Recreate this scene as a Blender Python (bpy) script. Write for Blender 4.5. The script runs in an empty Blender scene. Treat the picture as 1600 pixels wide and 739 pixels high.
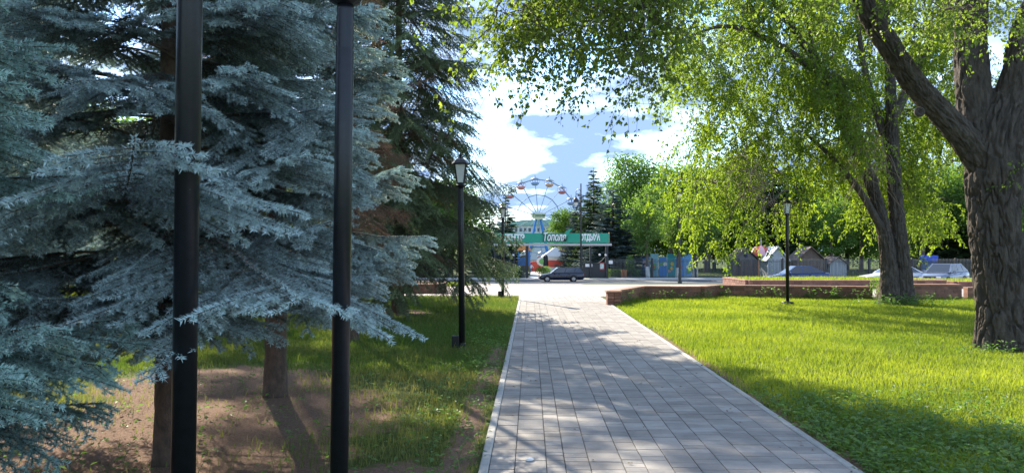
import bpy, bmesh, math, random
import numpy as np
from mathutils import Vector, Matrix
random.seed(7); RNG = np.random.default_rng(7)
R = math.radians
scene = bpy.context.scene
col = scene.collection

# ------------------------------------------------------------------ camera
EYE = 1.6; FOC = 1200.0; HORIZON = 391.0
cam = bpy.data.cameras.new('camera'); camo = bpy.data.objects.new('camera', cam); col.objects.link(camo)
camo.location = (0, 0, EYE)
camo.rotation_euler = (R(90) + math.atan((HORIZON - 369.5) / FOC), 0, 0)
cam.sensor_width = 36; cam.lens = FOC / 1600 * 36; cam.clip_start = 0.05; cam.clip_end = 4000
scene.camera = camo

# ------------------------------------------------------------------ sky, sun, exposure
SUN_AZ = -22.0; SUN_EL = 29.0
w = bpy.data.worlds.new('World'); scene.world = w; w.use_nodes = True
nt = w.node_tree; N = nt.nodes; L = nt.links
bg = N['Background']; bg.inputs[1].default_value = 0.15
sky = N.new('ShaderNodeTexSky'); sky.sky_type = 'NISHITA'; sky.sun_disc = False
sky.sun_elevation = R(SUN_EL); sky.sun_rotation = R(SUN_AZ); sky.air_density = 1.0; sky.dust_density = 0.05; sky.ozone_density = 5.0
geo = N.new('ShaderNodeTexCoord')
sep = N.new('ShaderNodeSeparateXYZ'); L.new(geo.outputs['Generated'], sep.inputs[0])
def wmath(op, a, b=None):
    m = N.new('ShaderNodeMath'); m.operation = op
    for i, x in enumerate((a, b)):
        if x is None: continue
        if isinstance(x, (int, float)): m.inputs[i].default_value = x
        else: L.new(x, m.inputs[i])
    return m.outputs[0]
zz = wmath('ADD', wmath('MAXIMUM', sep.outputs[2], 0.0), 0.22)
cmb = N.new('ShaderNodeCombineXYZ')
L.new(wmath('DIVIDE', sep.outputs[0], zz), cmb.inputs[0]); L.new(wmath('DIVIDE', sep.outputs[1], zz), cmb.inputs[1])
cmb.inputs[2].default_value = 3.7
n1 = N.new('ShaderNodeTexNoise'); n1.inputs['Scale'].default_value = 1.9; n1.inputs['Detail'].default_value = 9; n1.inputs['Roughness'].default_value = 0.56
L.new(cmb.outputs[0], n1.inputs['Vector'])
cr = N.new('ShaderNodeValToRGB'); cr.color_ramp.elements[0].position = 0.40; cr.color_ramp.elements[0].color = (0, 0, 0, 1)
cr.color_ramp.elements[1].position = 0.56; cr.color_ramp.elements[1].color = (1, 1, 1, 1)
L.new(n1.outputs['Fac'], cr.inputs[0])
cc = N.new('ShaderNodeValToRGB'); cc.color_ramp.elements[0].position = 0.45; cc.color_ramp.elements[0].color = (1, 1, 1, 1)
cc.color_ramp.elements[1].position = 0.56; cc.color_ramp.elements[1].color = (0.33, 0.50, 0.86, 1)
L.new(n1.outputs['Fac'], cc.inputs[0])
ccs = N.new('ShaderNodeVectorMath'); ccs.operation = 'SCALE'; L.new(cc.outputs[0], ccs.inputs[0]); ccs.inputs['Scale'].default_value = 3.1
mixs = N.new('ShaderNodeMixRGB'); L.new(cr.outputs[0], mixs.inputs[0]); L.new(sky.outputs[0], mixs.inputs[1]); L.new(ccs.outputs[0], mixs.inputs[2])
L.new(mixs.outputs[0], bg.inputs[0])

sl = bpy.data.lights.new('sun', 'SUN'); sl.energy = 4.2; sl.angle = R(0.53); sl.color = (1.0, 0.90, 0.74)
so = bpy.data.objects.new('sun', sl); col.objects.link(so)
sd = Vector((math.sin(R(SUN_AZ)) * math.cos(R(SUN_EL)), math.cos(R(SUN_AZ)) * math.cos(R(SUN_EL)), math.sin(R(SUN_EL))))
so.rotation_euler = sd.to_track_quat('Z', 'Y').to_euler(); so.location = (-10, 30, 30)
vs = scene.view_settings; vs.view_transform = 'Standard'; vs.look = 'None'; vs.gamma = 1.0; vs.use_curve_mapping = False
vs.exposure = 1.62
scene.cycles.max_bounces = 5; scene.cycles.diffuse_bounces = 3; scene.cycles.glossy_bounces = 2
scene.cycles.transmission_bounces = 4; scene.cycles.transparent_max_bounces = 4
scene.cycles.caustics_reflective = False; scene.cycles.caustics_refractive = False
scene.cycles.sample_clamp_indirect = 6.0
scene.cycles.use_denoising = True

# ------------------------------------------------------------------ helpers
def gz(y):                                   # height of the ground: level park, falling plaza, level street
    y = np.asarray(y, float)
    return np.clip((y - 27.0) / (70.0 - 27.0), 0, 1) * -1.45
def gzf(y): return float(gz(y))
def at(px, py, d):                           # photo pixel at a given distance -> point
    return Vector(((px - 800) / FOC * d, d, EYE - (py - HORIZON) / FOC * d))
def ax(px, d): return (px - 800) / FOC * d
def az(py, d): return EYE - (py - HORIZON) / FOC * d

def _h(ix, iy, iz):
    h = (ix * 374761393 + iy * 668265263 + iz * 2147483647) & 0xffffffff
    h = ((h ^ (h >> 13)) * 1274126177) & 0xffffffff
    return ((h ^ (h >> 16)) & 0xffff) / 65535.0
def vnoise(p):
    p = np.asarray(p, float); i = np.floor(p).astype(np.int64); f = p - i; u = f * f * (3 - 2 * f)
    r = 0
    for dx in (0, 1):
        for dy in (0, 1):
            for dz in (0, 1):
                wgt = (u[..., 0] if dx else 1 - u[..., 0]) * (u[..., 1] if dy else 1 - u[..., 1]) * (u[..., 2] if dz else 1 - u[..., 2])
                r = r + wgt * _h(i[..., 0] + dx, i[..., 1] + dy, i[..., 2] + dz)
    return r
def fbm(p, o=3):
    p = np.asarray(p, float); a = 0.5; r = 0; t = 0
    for k in range(o):
        r = r + a * vnoise(p * 2 ** k + 17.3 * k); t += a; a *= 0.5
    return r / t
def norm(v): return v / np.maximum(np.linalg.norm(v, axis=-1, keepdims=True), 1e-9)

def tag(o, label=None, cat=None, group=None, kind=None):
    if label: o['label'] = label
    if cat: o['category'] = cat
    if group: o['group'] = group
    if kind: o['kind'] = kind
    return o
def empty(name, loc=(0, 0, 0), rz=0, label=None, cat=None, group=None):
    o = bpy.data.objects.new(name, None); col.objects.link(o); o.location = loc; o.rotation_euler = (0, 0, rz); o.empty_display_size = 0.2
    return tag(o, label, cat, group)
def link(name, me, parent=None, mat=None):
    if mat is not None and not me.materials:
        for m in (mat if isinstance(mat, (list, tuple)) else [mat]): me.materials.append(m)
    o = bpy.data.objects.new(name, me); col.objects.link(o)
    if parent is not None: o.parent = parent
    return o
def copy_tree(o, parent=None):
    c = o.copy(); col.objects.link(c); c.parent = parent
    for ch in o.children: copy_tree(ch, c)
    return c
def npmesh(name, verts, faces, var=None, smooth=False, matidx=None):
    """verts (N,3); faces a list of int arrays (M,k); var: per-vertex float attribute"""
    me = bpy.data.meshes.new(name)
    if not isinstance(faces, (list, tuple)): faces = [faces]
    verts = np.asarray(verts, np.float32)
    nl = sum(f.size for f in faces); nf = sum(len(f) for f in faces)
    me.vertices.add(len(verts)); me.vertices.foreach_set('co', verts.ravel())
    me.loops.add(nl); me.polygons.add(nf)
    li = np.concatenate([f.ravel() for f in faces]).astype(np.int32)
    tot = np.concatenate([np.full(len(f), f.shape[1], np.int32) for f in faces])
    st = np.concatenate([[0], np.cumsum(tot)[:-1]]).astype(np.int32)
    me.loops.foreach_set('vertex_index', li); me.polygons.foreach_set('loop_start', st); me.polygons.foreach_set('loop_total', tot)
    if matidx is not None: me.polygons.foreach_set('material_index', np.asarray(matidx, np.int32))
    me.polygons.foreach_set('use_smooth', np.full(nf, smooth, bool))
    if var is not None:
        a = me.attributes.new('var', 'FLOAT', 'POINT'); a.data.foreach_set('value', np.asarray(var, np.float32))
    me.update(calc_edges=True); me.validate()
    return me

class MB:
    """collects simple solids into one mesh"""
    def __init__(s): s.v = []; s.f = []; s.m = []; s.mi = 0; s.sm = []; s.smooth = False
    def add(s, vs, fs):
        b = len(s.v); s.v += [tuple(x) for x in vs]; s.f += [tuple(i + b for i in f) for f in fs]
        s.m += [s.mi] * len(fs); s.sm += [s.smooth] * len(fs); return s
    def box(s, c, d, rz=0, M=None, bev=0.0):
        x, y, z = d[0] / 2, d[1] / 2, d[2] / 2
        if bev > 0:
            b = bev; vs = []
            ring = [(-x + b, -y), (x - b, -y), (x, -y + b), (x, y - b), (x - b, y), (-x + b, y), (-x, y - b), (-x, -y + b)]
            ringi = [(-x + b, -y + b), (x - b, -y + b), (x - b, -y + b), (x - b, y - b), (x - b, y - b), (-x + b, y - b), (-x + b, y - b), (-x + b, -y + b)]
            vs = [(a, c_, -z) for a, c_ in ring] + [(a, c_, z - b) for a, c_ in ring] + [(-x + b, -y + b, z), (x - b, -y + b, z), (x - b, y - b, z), (-x + b, y - b, z)]
            fs = [(i, (i + 1) % 8, 8 + (i + 1) % 8, 8 + i) for i in range(8)]
            fs += [(8, 9, 17, 16), (9, 10, 17), (10, 11, 18, 17), (11, 12, 18), (12, 13, 19, 18), (13, 14, 19), (14, 15, 16, 19), (15, 8, 16), (16, 17, 18, 19), tuple(range(7, -1, -1))]
        else:
            vs = [(-x, -y, -z), (x, -y, -z), (x, y, -z), (-x, y, -z), (-x, -y, z), (x, -y, z), (x, y, z), (-x, y, z)]
            fs = [(0, 3, 2, 1), (4, 5, 6, 7), (0, 1, 5, 4), (1, 2, 6, 5), (2, 3, 7, 6), (3, 0, 4, 7)]
        T = M if M is not None else Matrix.Rotation(rz, 4, 'Z')
        return s.add([Vector(c) + (T @ Vector(p)) for p in vs], fs)
    def tube(s, pts, rad, n=8, cap=True):
        pts = [Vector(p) for p in pts]
        if not isinstance(rad, (list, tuple, np.ndarray)): rad = [rad] * len(pts)
        vs = []; fs = []; up = None
        for i, p in enumerate(pts):
            t = (pts[min(i + 1, len(pts) - 1)] - pts[max(i - 1, 0)]).normalized()
            if up is None: up = Vector((1, 0, 0)) if abs(t.x) < 0.9 else Vector((0, 1, 0))
            a = (up - t * up.dot(t)).normalized(); b = t.cross(a); up = a
            for k in range(n):
                an = 2 * math.pi * k / n; vs.append(p + (a * math.cos(an) + b * math.sin(an)) * rad[i])
        for i in range(len(pts) - 1):
            for k in range(n): fs.append((i * n + k, i * n + (k + 1) % n, (i + 1) * n + (k + 1) % n, (i + 1) * n + k))
        if cap: fs += [tuple(range(n - 1, -1, -1)), tuple((len(pts) - 1) * n + k for k in range(n))]
        return s.add(vs, fs)
    def lathe(s, prof, n=16, c=(0, 0, 0), M=None):
        vs = []; fs = []; c = Vector(c)
        for r, z in prof:
            for k in range(n):
                an = 2 * math.pi * k / n; p = Vector((r * math.cos(an), r * math.sin(an), z)); vs.append(c + (M @ p if M is not None else p))
        for i in range(len(prof) - 1):
            for k in range(n): fs.append((i * n + k, i * n + (k + 1) % n, (i + 1) * n + (k + 1) % n, (i + 1) * n + k))
        fs += [tuple(range(n - 1, -1, -1)), tuple((len(prof) - 1) * n + k for k in range(n))]
        return s.add(vs, fs)
    def prism(s, poly, d, M=None):       # polygon in local XZ, extruded along local Y by d (centred)
        n = len(poly); vs = [(x, -d / 2, z) for x, z in poly] + [(x, d / 2, z) for x, z in poly]
        fs = [tuple(range(n)), tuple(range(2 * n - 1, n - 1, -1))] + [(i, n + i, n + (i + 1) % n, (i + 1) % n) for i in range(n)]
        if M is not None: vs = [M @ Vector(p) for p in vs]
        return s.add(vs, fs)
    def build(s, name, mat, parent=None, loc=None):
        me = bpy.data.meshes.new(name); me.from_pydata(s.v, [], s.f)
        me.polygons.foreach_set('material_index', s.m); me.polygons.foreach_set('use_smooth', s.sm); me.update()
        o = link(name, me, parent, mat)
        if loc is not None: o.location = loc
        return o

# ------------------------------------------------------------------ materials
def mat(name, c, rough=0.7, metal=0.0, var=0.0, scale=8.0, bump=0.0, bscale=40.0, c2=None, stretch=None, spec=0.5, objvar=0.0, emit=None, coat=0.0, world=False):
    m = bpy.data.materials.new(name); m.use_nodes = True; nt = m.node_tree; N = nt.nodes; L = nt.links
    b = N['Principled BSDF']; b.inputs['Roughness'].default_value = rough; b.inputs['Metallic'].default_value = metal
    b.inputs['Specular IOR Level'].default_value = spec; b.inputs['Coat Weight'].default_value = coat
    b.inputs['Base Color'].default_value = (*c, 1)
    tc = N.new('ShaderNodeTexCoord'); vec = tc.outputs['Object']
    if world: vec = N.new('ShaderNodeNewGeometry').outputs['Position']
    if stretch:
        mp = N.new('ShaderNodeMapping'); mp.inputs['Scale'].default_value = stretch; L.new(vec, mp.inputs[0]); vec = mp.outputs[0]
    if var > 0 or c2 is not None:
        nz = N.new('ShaderNodeTexNoise'); nz.inputs['Scale'].default_value = scale; nz.inputs['Detail'].default_value = 6; nz.inputs['Roughness'].default_value = 0.65
        L.new(vec, nz.inputs['Vector'])
        rp = N.new('ShaderNodeValToRGB'); rp.color_ramp.elements[0].position = 0.32; rp.color_ramp.elements[1].position = 0.68
        lo = c2 if c2 is not None else tuple(x * (1 - var) for x in c); hi = c if c2 is not None else tuple(min(1, x * (1 + var)) for x in c)
        rp.color_ramp.elements[0].color = (*lo, 1); rp.color_ramp.elements[1].color = (*hi, 1)
        L.new(nz.outputs['Fac'], rp.inputs[0]); out = rp.outputs[0]
        if objvar > 0:
            oi = N.new('ShaderNodeObjectInfo'); at_ = N.new('ShaderNodeAttribute'); at_.attribute_name = 'var'
            ad = N.new('ShaderNodeMath'); ad.operation = 'ADD'; L.new(oi.outputs['Random'], ad.inputs[0]); L.new(at_.outputs['Fac'], ad.inputs[1])
            fr = N.new('ShaderNodeMath'); fr.operation = 'FRACT'; L.new(ad.outputs[0], fr.inputs[0])
            mr = N.new('ShaderNodeMapRange'); mr.inputs[3].default_value = 1 - objvar; mr.inputs[4].default_value = 1 + objvar; L.new(fr.outputs[0], mr.inputs[0])
            vm = N.new('ShaderNodeVectorMath'); vm.operation = 'SCALE'; L.new(out, vm.inputs[0]); L.new(mr.outputs[0], vm.inputs['Scale']); out = vm.outputs[0]
        L.new(out, b.inputs['Base Color'])
    if bump > 0:
        nb = N.new('ShaderNodeTexNoise'); nb.inputs['Scale'].default_value = bscale; nb.inputs['Detail'].default_value = 8; nb.inputs['Roughness'].default_value = 0.7
        L.new(vec, nb.inputs['Vector'])
        bp = N.new('ShaderNodeBump'); bp.inputs['Strength'].default_value = bump; bp.inputs['Distance'].default_value = 0.02
        L.new(nb.outputs['Fac'], bp.inputs['Height']); L.new(bp.outputs[0], b.inputs['Normal'])
    if emit: b.inputs['Emission Color'].default_value = (*emit[:3], 1); b.inputs['Emission Strength'].default_value = emit[3]
    return m
def leaf_mat(name, c0, c1, trans=0.45, rough=0.55, tcol=None, objvar=0.12, spec=0.35):
    """thin leaf: reflects and lets light through; colour runs c0..c1 with the per-leaf 'var'"""
    m = bpy.data.materials.new(name); m.use_nodes = True; nt = m.node_tree; N = nt.nodes; L = nt.links
    b = N['Principled BSDF']; out = N['Material Output']
    b.inputs['Roughness'].default_value = rough; b.inputs['Specular IOR Level'].default_value = spec
    a = N.new('ShaderNodeAttribute'); a.attribute_name = 'var'
    rp = N.new('ShaderNodeValToRGB'); rp.color_ramp.elements[0].color = (*c0, 1); rp.color_ramp.elements[1].color = (*c1, 1)
    L.new(a.outputs['Fac'], rp.inputs[0])
    oi = N.new('ShaderNodeObjectInfo'); mr = N.new('ShaderNodeMapRange'); mr.inputs[3].default_value = 1 - objvar; mr.inputs[4].default_value = 1 + objvar
    L.new(oi.outputs['Random'], mr.inputs[0])
    vm = N.new('ShaderNodeVectorMath'); vm.operation = 'SCALE'; L.new(rp.outputs[0], vm.inputs[0]); L.new(mr.outputs[0], vm.inputs['Scale'])
    L.new(vm.outputs[0], b.inputs['Base Color'])
    if trans > 0:
        t = N.new('ShaderNodeBsdfTranslucent'); tm = N.new('ShaderNodeVectorMath'); tm.operation = 'MULTIPLY'
        tm.inputs[1].default_value = tcol or (1.6, 1.7, 0.7); L.new(vm.outputs[0], tm.inputs[0]); L.new(tm.outputs[0], t.inputs['Color'])
        mx = N.new('ShaderNodeMixShader'); mx.inputs[0].default_value = trans
        L.new(b.outputs[0], mx.inputs[1]); L.new(t.outputs[0], mx.inputs[2]); L.new(mx.outputs[0], out.inputs['Surface'])
    return m

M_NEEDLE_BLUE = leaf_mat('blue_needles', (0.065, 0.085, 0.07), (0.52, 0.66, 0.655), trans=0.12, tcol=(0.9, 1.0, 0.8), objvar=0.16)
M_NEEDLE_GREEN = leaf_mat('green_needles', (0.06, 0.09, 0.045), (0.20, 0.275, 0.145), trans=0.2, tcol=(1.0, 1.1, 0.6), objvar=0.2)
M_NEEDLE_DRY = leaf_mat('dry_needles', (0.20, 0.12, 0.075), (0.36, 0.21, 0.13), trans=0.15, tcol=(1.2, 0.9, 0.6), objvar=0.2)
M_TWIG = mat('twig_bark', (0.12, 0.085, 0.06), 0.9)
M_BARK_SPRUCE = mat('spruce_bark', (0.16, 0.105, 0.075), 0.95, c2=(0.06, 0.045, 0.035), scale=14, bump=1.0, bscale=30, stretch=(1, 1, 0.6))
M_BARK_POPLAR = mat('poplar_bark', (0.15, 0.12, 0.095), 0.95, c2=(0.06, 0.048, 0.038), scale=11, bump=1.0, bscale=16, stretch=(1, 1, 0.3))
for _n in M_BARK_POPLAR.node_tree.nodes:
    if _n.type == 'BUMP': _n.inputs['Distance'].default_value = 0.09
M_BARK_FAR = mat('grey_bark', (0.17, 0.13, 0.10), 0.95, c2=(0.09, 0.07, 0.055), scale=6)
M_LEAF_POPLAR = leaf_mat('poplar_leaves', (0.08, 0.13, 0.03), (0.23, 0.29, 0.075), trans=0.55, tcol=(1.7, 1.8, 0.7))
M_LEAF_ELM = leaf_mat('elm_leaves', (0.095, 0.165, 0.03), (0.25, 0.325, 0.06), trans=0.58, tcol=(1.8, 1.85, 0.6))
M_LEAF_FAR = leaf_mat('far_leaves', (0.07, 0.135, 0.035), (0.16, 0.25, 0.07), trans=0.5, tcol=(1.5, 1.7, 0.6), objvar=0.25)
M_LEAF_LIGHT = leaf_mat('light_leaves', (0.09, 0.16, 0.045), (0.20, 0.29, 0.09), trans=0.45, tcol=(1.5, 1.7, 0.6), objvar=0.15)
M_LEAF_ORANGE = leaf_mat('orange_leaves', (0.35, 0.14, 0.05), (0.5, 0.25, 0.08), trans=0.4, tcol=(1.4, 1.1, 0.7))
M_GRASS = leaf_mat('grass_blades', (0.11, 0.165, 0.025), (0.26, 0.30, 0.055), trans=0.5, tcol=(1.8, 1.85, 0.55), objvar=0)
M_GRASS_DRY = leaf_mat('mixed_grass_blades', (0.085, 0.15, 0.03), (0.36, 0.30, 0.13), trans=0.45, tcol=(1.4, 1.4, 0.7), objvar=0)
M_WEED = leaf_mat('weed_leaves', (0.085, 0.165, 0.055), (0.20, 0.30, 0.10), trans=0.45, tcol=(1.4, 1.6, 0.7), objvar=0)
M_BLACK = mat('black_paint', (0.011, 0.012, 0.015), 0.30, var=0.25, scale=30, bump=0.06, bscale=60, spec=0.4)
M_IRON = mat('dark_iron', (0.02, 0.022, 0.026), 0.45, var=0.2, scale=10)
M_FENCE = mat('fence_paint', (0.05, 0.065, 0.075), 0.5, var=0.2, scale=6)
M_LAMPGLASS = mat('lamp_glass', (0.75, 0.77, 0.74), 0.2, var=0.08, scale=6)
M_WHITE = mat('white_paint', (0.78, 0.78, 0.76), 0.5, var=0.06)
M_PAVER = mat('paving_concrete', (0.42, 0.388, 0.352), 0.9, c2=(0.28, 0.258, 0.235), scale=2.6, bump=0.5, bscale=120, objvar=0.17, spec=0.25, world=True)
M_JOINT = mat('joint_sand', (0.13, 0.115, 0.095), 1.0, var=0.3, scale=60)
M_BRICK = mat('wall_brick', (0.31, 0.15, 0.10), 0.9, c2=(0.19, 0.092, 0.065), scale=5, bump=0.5, bscale=70, objvar=0.25, world=True)
M_MORTAR = mat('mortar', (0.24, 0.19, 0.155), 0.95, var=0.2, scale=30)
M_CAP = mat('wall_cap', (0.40, 0.20, 0.135), 0.85, c2=(0.28, 0.145, 0.10), scale=4, bump=0.3, objvar=0.15, world=True)
M_KERB = mat('kerb_concrete', (0.42, 0.41, 0.38), 0.9, var=0.15, scale=9, bump=0.3)
M_ASPHALT = mat('asphalt', (0.075, 0.075, 0.08), 0.85, var=0.2, scale=20, bump=0.3, bscale=120)
M_SIGNGREEN = mat('sign_green', (0.01, 0.33, 0.21), 0.4, var=0.04)
M_CONCRETE = mat('pale_concrete', (0.5, 0.49, 0.46), 0.8, var=0.1, scale=4)
# ------------------------------------------------------------------ the setting: ground, path, plaza, road
PATH_DIR = 0.024; PATH_X0 = -0.38; PATH_W = 2.78
def path_left(y): return PATH_X0 + PATH_DIR * y
def path_right(y): return path_left(y) + PATH_W + 0.002
def sheet(name, xs, ys, dz, material, parent=None, zfun=gz):
    X, Y = np.meshgrid(xs, ys); Z = zfun(Y) + dz
    if callable(dz): pass
    v = np.stack([X, Y, Z], -1).reshape(-1, 3); nx = len(xs); ny = len(ys)
    i = (np.arange(ny - 1)[:, None] * nx + np.arange(nx - 1)[None]).ravel()
    return link(name, npmesh(name, v, np.stack([i, i + 1, i + nx + 1, i + nx], -1)), parent, material)

# ground: soil, litter under the spruces, sward elsewhere
mg = bpy.data.materials.new('park_ground'); mg.use_nodes = True
def ground_material(m):
    nt = m.node_tree; N = nt.nodes; L = nt.links; b = N['Principled BSDF']; b.inputs['Roughness'].default_value = 1.0; b.inputs['Specular IOR Level'].default_value = 0.1
    tc = N.new('ShaderNodeTexCoord'); vec = tc.outputs['Object']
    def noise(s, d=6, r=0.6):
        n = N.new('ShaderNodeTexNoise'); n.inputs['Scale'].default_value = s; n.inputs['Detail'].default_value = d; n.inputs['Roughness'].default_value = r; L.new(vec, n.inputs['Vector']); return n.outputs['Fac']
    def ramp(fac, p0, c0, p1, c1):
        r = N.new('ShaderNodeValToRGB'); r.color_ramp.elements[0].position = p0; r.color_ramp.elements[0].color = (*c0, 1)
        r.color_ramp.elements[1].position = p1; r.color_ramp.elements[1].color = (*c1, 1); L.new(fac, r.inputs[0]); return r.outputs[0]
    green = ramp(noise(30), 0.3, (0.06, 0.085, 0.022), 0.7, (0.115, 0.15, 0.04))
    litter = ramp(noise(55, 8, 0.8), 0.35, (0.13, 0.08, 0.055), 0.68, (0.37, 0.245, 0.175))
    a = N.new('ShaderNodeAttribute'); a.attribute_name = 'var'
    ad = N.new('ShaderNodeMath'); ad.operation = 'ADD'; L.new(a.outputs['Fac'], ad.inputs[0])
    sc = N.new('ShaderNodeMath'); sc.operation = 'MULTIPLY_ADD'; L.new(noise(2.2), sc.inputs[0]); sc.inputs[1].default_value = 1.2; sc.inputs[2].default_value = -0.6
    L.new(sc.outputs[0], ad.inputs[1])
    fac = ramp(ad.outputs[0], 0.42, (0, 0, 0), 0.58, (1, 1, 1))
    mx = N.new('ShaderNodeMixRGB'); L.new(fac, mx.inputs[0]); L.new(green, mx.inputs[1]); L.new(litter, mx.inputs[2])
    L.new(mx.outputs[0], b.inputs['Base Color'])
    bp = N.new('ShaderNodeBump'); bp.inputs['Strength'].default_value = 0.8; bp.inputs['Distance'].default_value = 0.02; L.new(noise(70, 8, 0.75), bp.inputs['Height']); L.new(bp.outputs[0], b.inputs['Normal'])
ground_material(mg)
SPRUCE1 = (-2.62, 5.85); SPRUCE2 = (-2.63, 8.57); SPRUCE3 = (-2.97, 20.0)
def litter(x, y):
    v = np.zeros_like(x)
    for (cx, cy, r) in ((-3.4, 5.4, 2.3), (-2.8, 7.5, 1.7), (-3.6, 9.3, 1.4), (-3.3, 19.8, 1.2), (-0.9, 5.3, 0.55), (-9.5, 13, 2)):
        v = np.maximum(v, np.clip(1.5 - np.hypot(x - cx, y - cy) / r, 0, 1))
    v = np.maximum(v, np.clip(1.15 - np.abs(x - path_left(y) + 0.16) / 0.22, 0, 1) * (y < 13) * 0.85)
    v = np.maximum(v, np.clip(1.1 - np.abs(x - path_right(y) - 0.10) / 0.20, 0, 1) * (y < 16) * 0.8)
    return v
gx = np.unique(np.concatenate([np.arange(-8, 8.01, 0.2), np.arange(8, 30.1, 2), np.arange(-30, -7.9, 2), [-2500, -1200, -500, -200, -100, -60, 60, 100, 200, 500, 1200, 2500]]))
gy = np.unique(np.concatenate([np.arange(-6, 28.01, 0.2), np.arange(27, 100.1, 1.0), [-400, -150, -60, -30, -15, 130, 200, 400, 800, 1500, 3000]]))
X, Y = np.meshgrid(gx, gy); Z = gz(Y) - 0.014
v = np.stack([X, Y, Z], -1).reshape(-1, 3); nx = len(gx)
i = (np.arange(len(gy) - 1)[:, None] * nx + np.arange(nx - 1)[None]).ravel()
ground = link('ground', npmesh('ground', v, np.stack([i, i + 1, i + nx + 1, i + nx], -1), var=litter(X, Y).ravel()), None, mg)
tag(ground, 'grass and needle litter ground of the park', 'ground', kind='structure')

# path of long-laid concrete pavers
ang = -math.atan(PATH_DIR)
path = MB().add([(0.01, -4, -0.005), (PATH_W - 0.01, -4, -0.005), (PATH_W - 0.01, 24.3, -0.005), (0.01, 24.3, -0.005)], [(0, 1, 2, 3)]).build('path', M_JOINT)
path.location = (PATH_X0, 0, 0); path.rotation_euler = (0, 0, ang)
tag(path, 'grey paved path leading away to the plaza', 'path', kind='structure')
KW = 0.075
widths = np.array([.19, .235, .14, .184, .25, .16, .19, .20, .19, .225, .25, .19, .235]); widths *= (PATH_W - 2 * KW) / widths.sum()
unit = MB().box((0, 0, -0.5), (1, 1, 1), bev=0.025)
ume = bpy.data.meshes.new('paver'); ume.from_pydata(unit.v, [], unit.f); ume.materials.append(M_PAVER)
slabs = []; t = KW
rr = random.Random(3)
for wd in widths:
    s = -3.9 - rr.random() * 0.2
    while s < 24.2:
        ln = rr.choice([0.1, 0.12, 0.12, 0.16, 0.2, 0.24]) if wd > 0.17 else rr.choice([0.09, 0.11, 0.14, 0.18])
        ln = min(ln, 24.3 - s)
        if ln < 0.05: break
        slabs.append((t + wd / 2, s + ln / 2, wd - 0.007, ln - 0.007, rr.uniform(-0.002, 0.0018), rr.random())); s += ln
    t += wd
vis = sorted([q for q in slabs if q[1] > 5.3], key=lambda q: q[1] - 2.5 * q[2] * q[3])
near = set(vis[:300])
for q in near:
    o = bpy.data.objects.new('paver', ume); col.objects.link(o); o.parent = path
    o.location = (q[0], q[1], 0.008 + q[4]); o.scale = (q[2], q[3], 0.05); o.rotation_euler = (rr.uniform(-.004, .004), rr.uniform(-.004, .004), rr.uniform(-.006, .006))
V = []; F = []; VAR = []
uv = np.array(unit.v); big4 = [f for f in unit.f if len(f) == 4]; big3 = [f for f in unit.f if len(f) == 3]
rest = [q for q in slabs if q not in near]
for q in rest:
    V.append(uv * [q[2], q[3], 0.05] + [q[0], q[1], 0.008 + q[4]]); VAR.append(np.full(len(uv), q[5]))
nb = np.arange(len(rest))[:, None, None] * len(uv)
o = link('paver', npmesh('pavers_far', np.concatenate(V), [(np.array(big4)[None] + nb).reshape(-1, 4), (np.array(big3)[None] + nb).reshape(-1, 3)], var=np.concatenate(VAR)), path, M_PAVER)
tag(o, kind='stuff')
for side in (0, 1):
    s = -4.0
    while s < 24.2:
        o = MB().box((0, 0, -0.04), (KW - 0.006, 0.992, 0.1), bev=0.008).build('kerb_stone', M_KERB, path) if s == -4.0 and side == 0 else None
        if o is None: o = bpy.data.objects.new('kerb_stone', kme); col.objects.link(o); o.parent = path
        kme = o.data
        o.location = (KW / 2 + side * (PATH_W - KW), s + 0.5, 0.004 + rr.uniform(-.002, .003)); s += 1.0

# plaza: pale pinkish paving, sloping down to the street
mp_ = bpy.data.materials.new('plaza_paving'); mp_.use_nodes = True
def plaza_material(m, c1, c2, cm, sc):
    nt = m.node_tree; N = nt.nodes; L = nt.links; b = N['Principled BSDF']; b.inputs['Roughness'].default_value = 0.85; b.inputs['Specular IOR Level'].default_value = 0.3
    tc = N.new('ShaderNodeTexCoord'); br = N.new('ShaderNodeTexBrick'); br.inputs['Scale'].default_value = sc
    br.inputs['Color1'].default_value = (*c1, 1); br.inputs['Color2'].default_value = (*c2, 1); br.inputs['Mortar'].default_value = (*cm, 1)
    br.inputs['Mortar Size'].default_value = 0.02; br.inputs['Brick Width'].default_value = 0.4; br.inputs['Row Height'].default_value = 0.3; br.inputs['Bias'].default_value = 0.0
    L.new(tc.outputs['Object'], br.inputs['Vector'])
    nz = N.new('ShaderNodeTexNoise'); nz.inputs['Scale'].default_value = 0.8; nz.inputs['Detail'].default_value = 8; L.new(tc.outputs['Object'], nz.inputs['Vector'])
    mr = N.new('ShaderNodeMapRange'); mr.inputs[1].default_value = .3; mr.inputs[2].default_value = .7; mr.inputs[3].default_value = .78; mr.inputs[4].default_value = 1.12; L.new(nz.outputs['Fac'], mr.inputs[0])
    vm = N.new('ShaderNodeVectorMath'); vm.operation = 'SCALE'; L.new(br.outputs['Color'], vm.inputs[0]); L.new(mr.outputs[0], vm.inputs['Scale']); L.new(vm.outputs[0], b.inputs['Base Color'])
plaza_material(mp_, (0.48, 0.41, 0.37), (0.36, 0.31, 0.29), (0.2, 0.17, 0.15), 1.0)
V = []; F = []
def rect(x0, x1, y0, y1, dz):
    b = len(V); ys = [y0] + [k for k in (27.0, 70.0) if y0 < k < y1] + [y1]
    for y in ys: V.extend([(x0, y, gzf(y) + dz), (x1, y, gzf(y) + dz)])
    for k in range(len(ys) - 1): F.append((b + 2 * k, b + 2 * k + 1, b + 2 * k + 3, b + 2 * k + 2))
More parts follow.
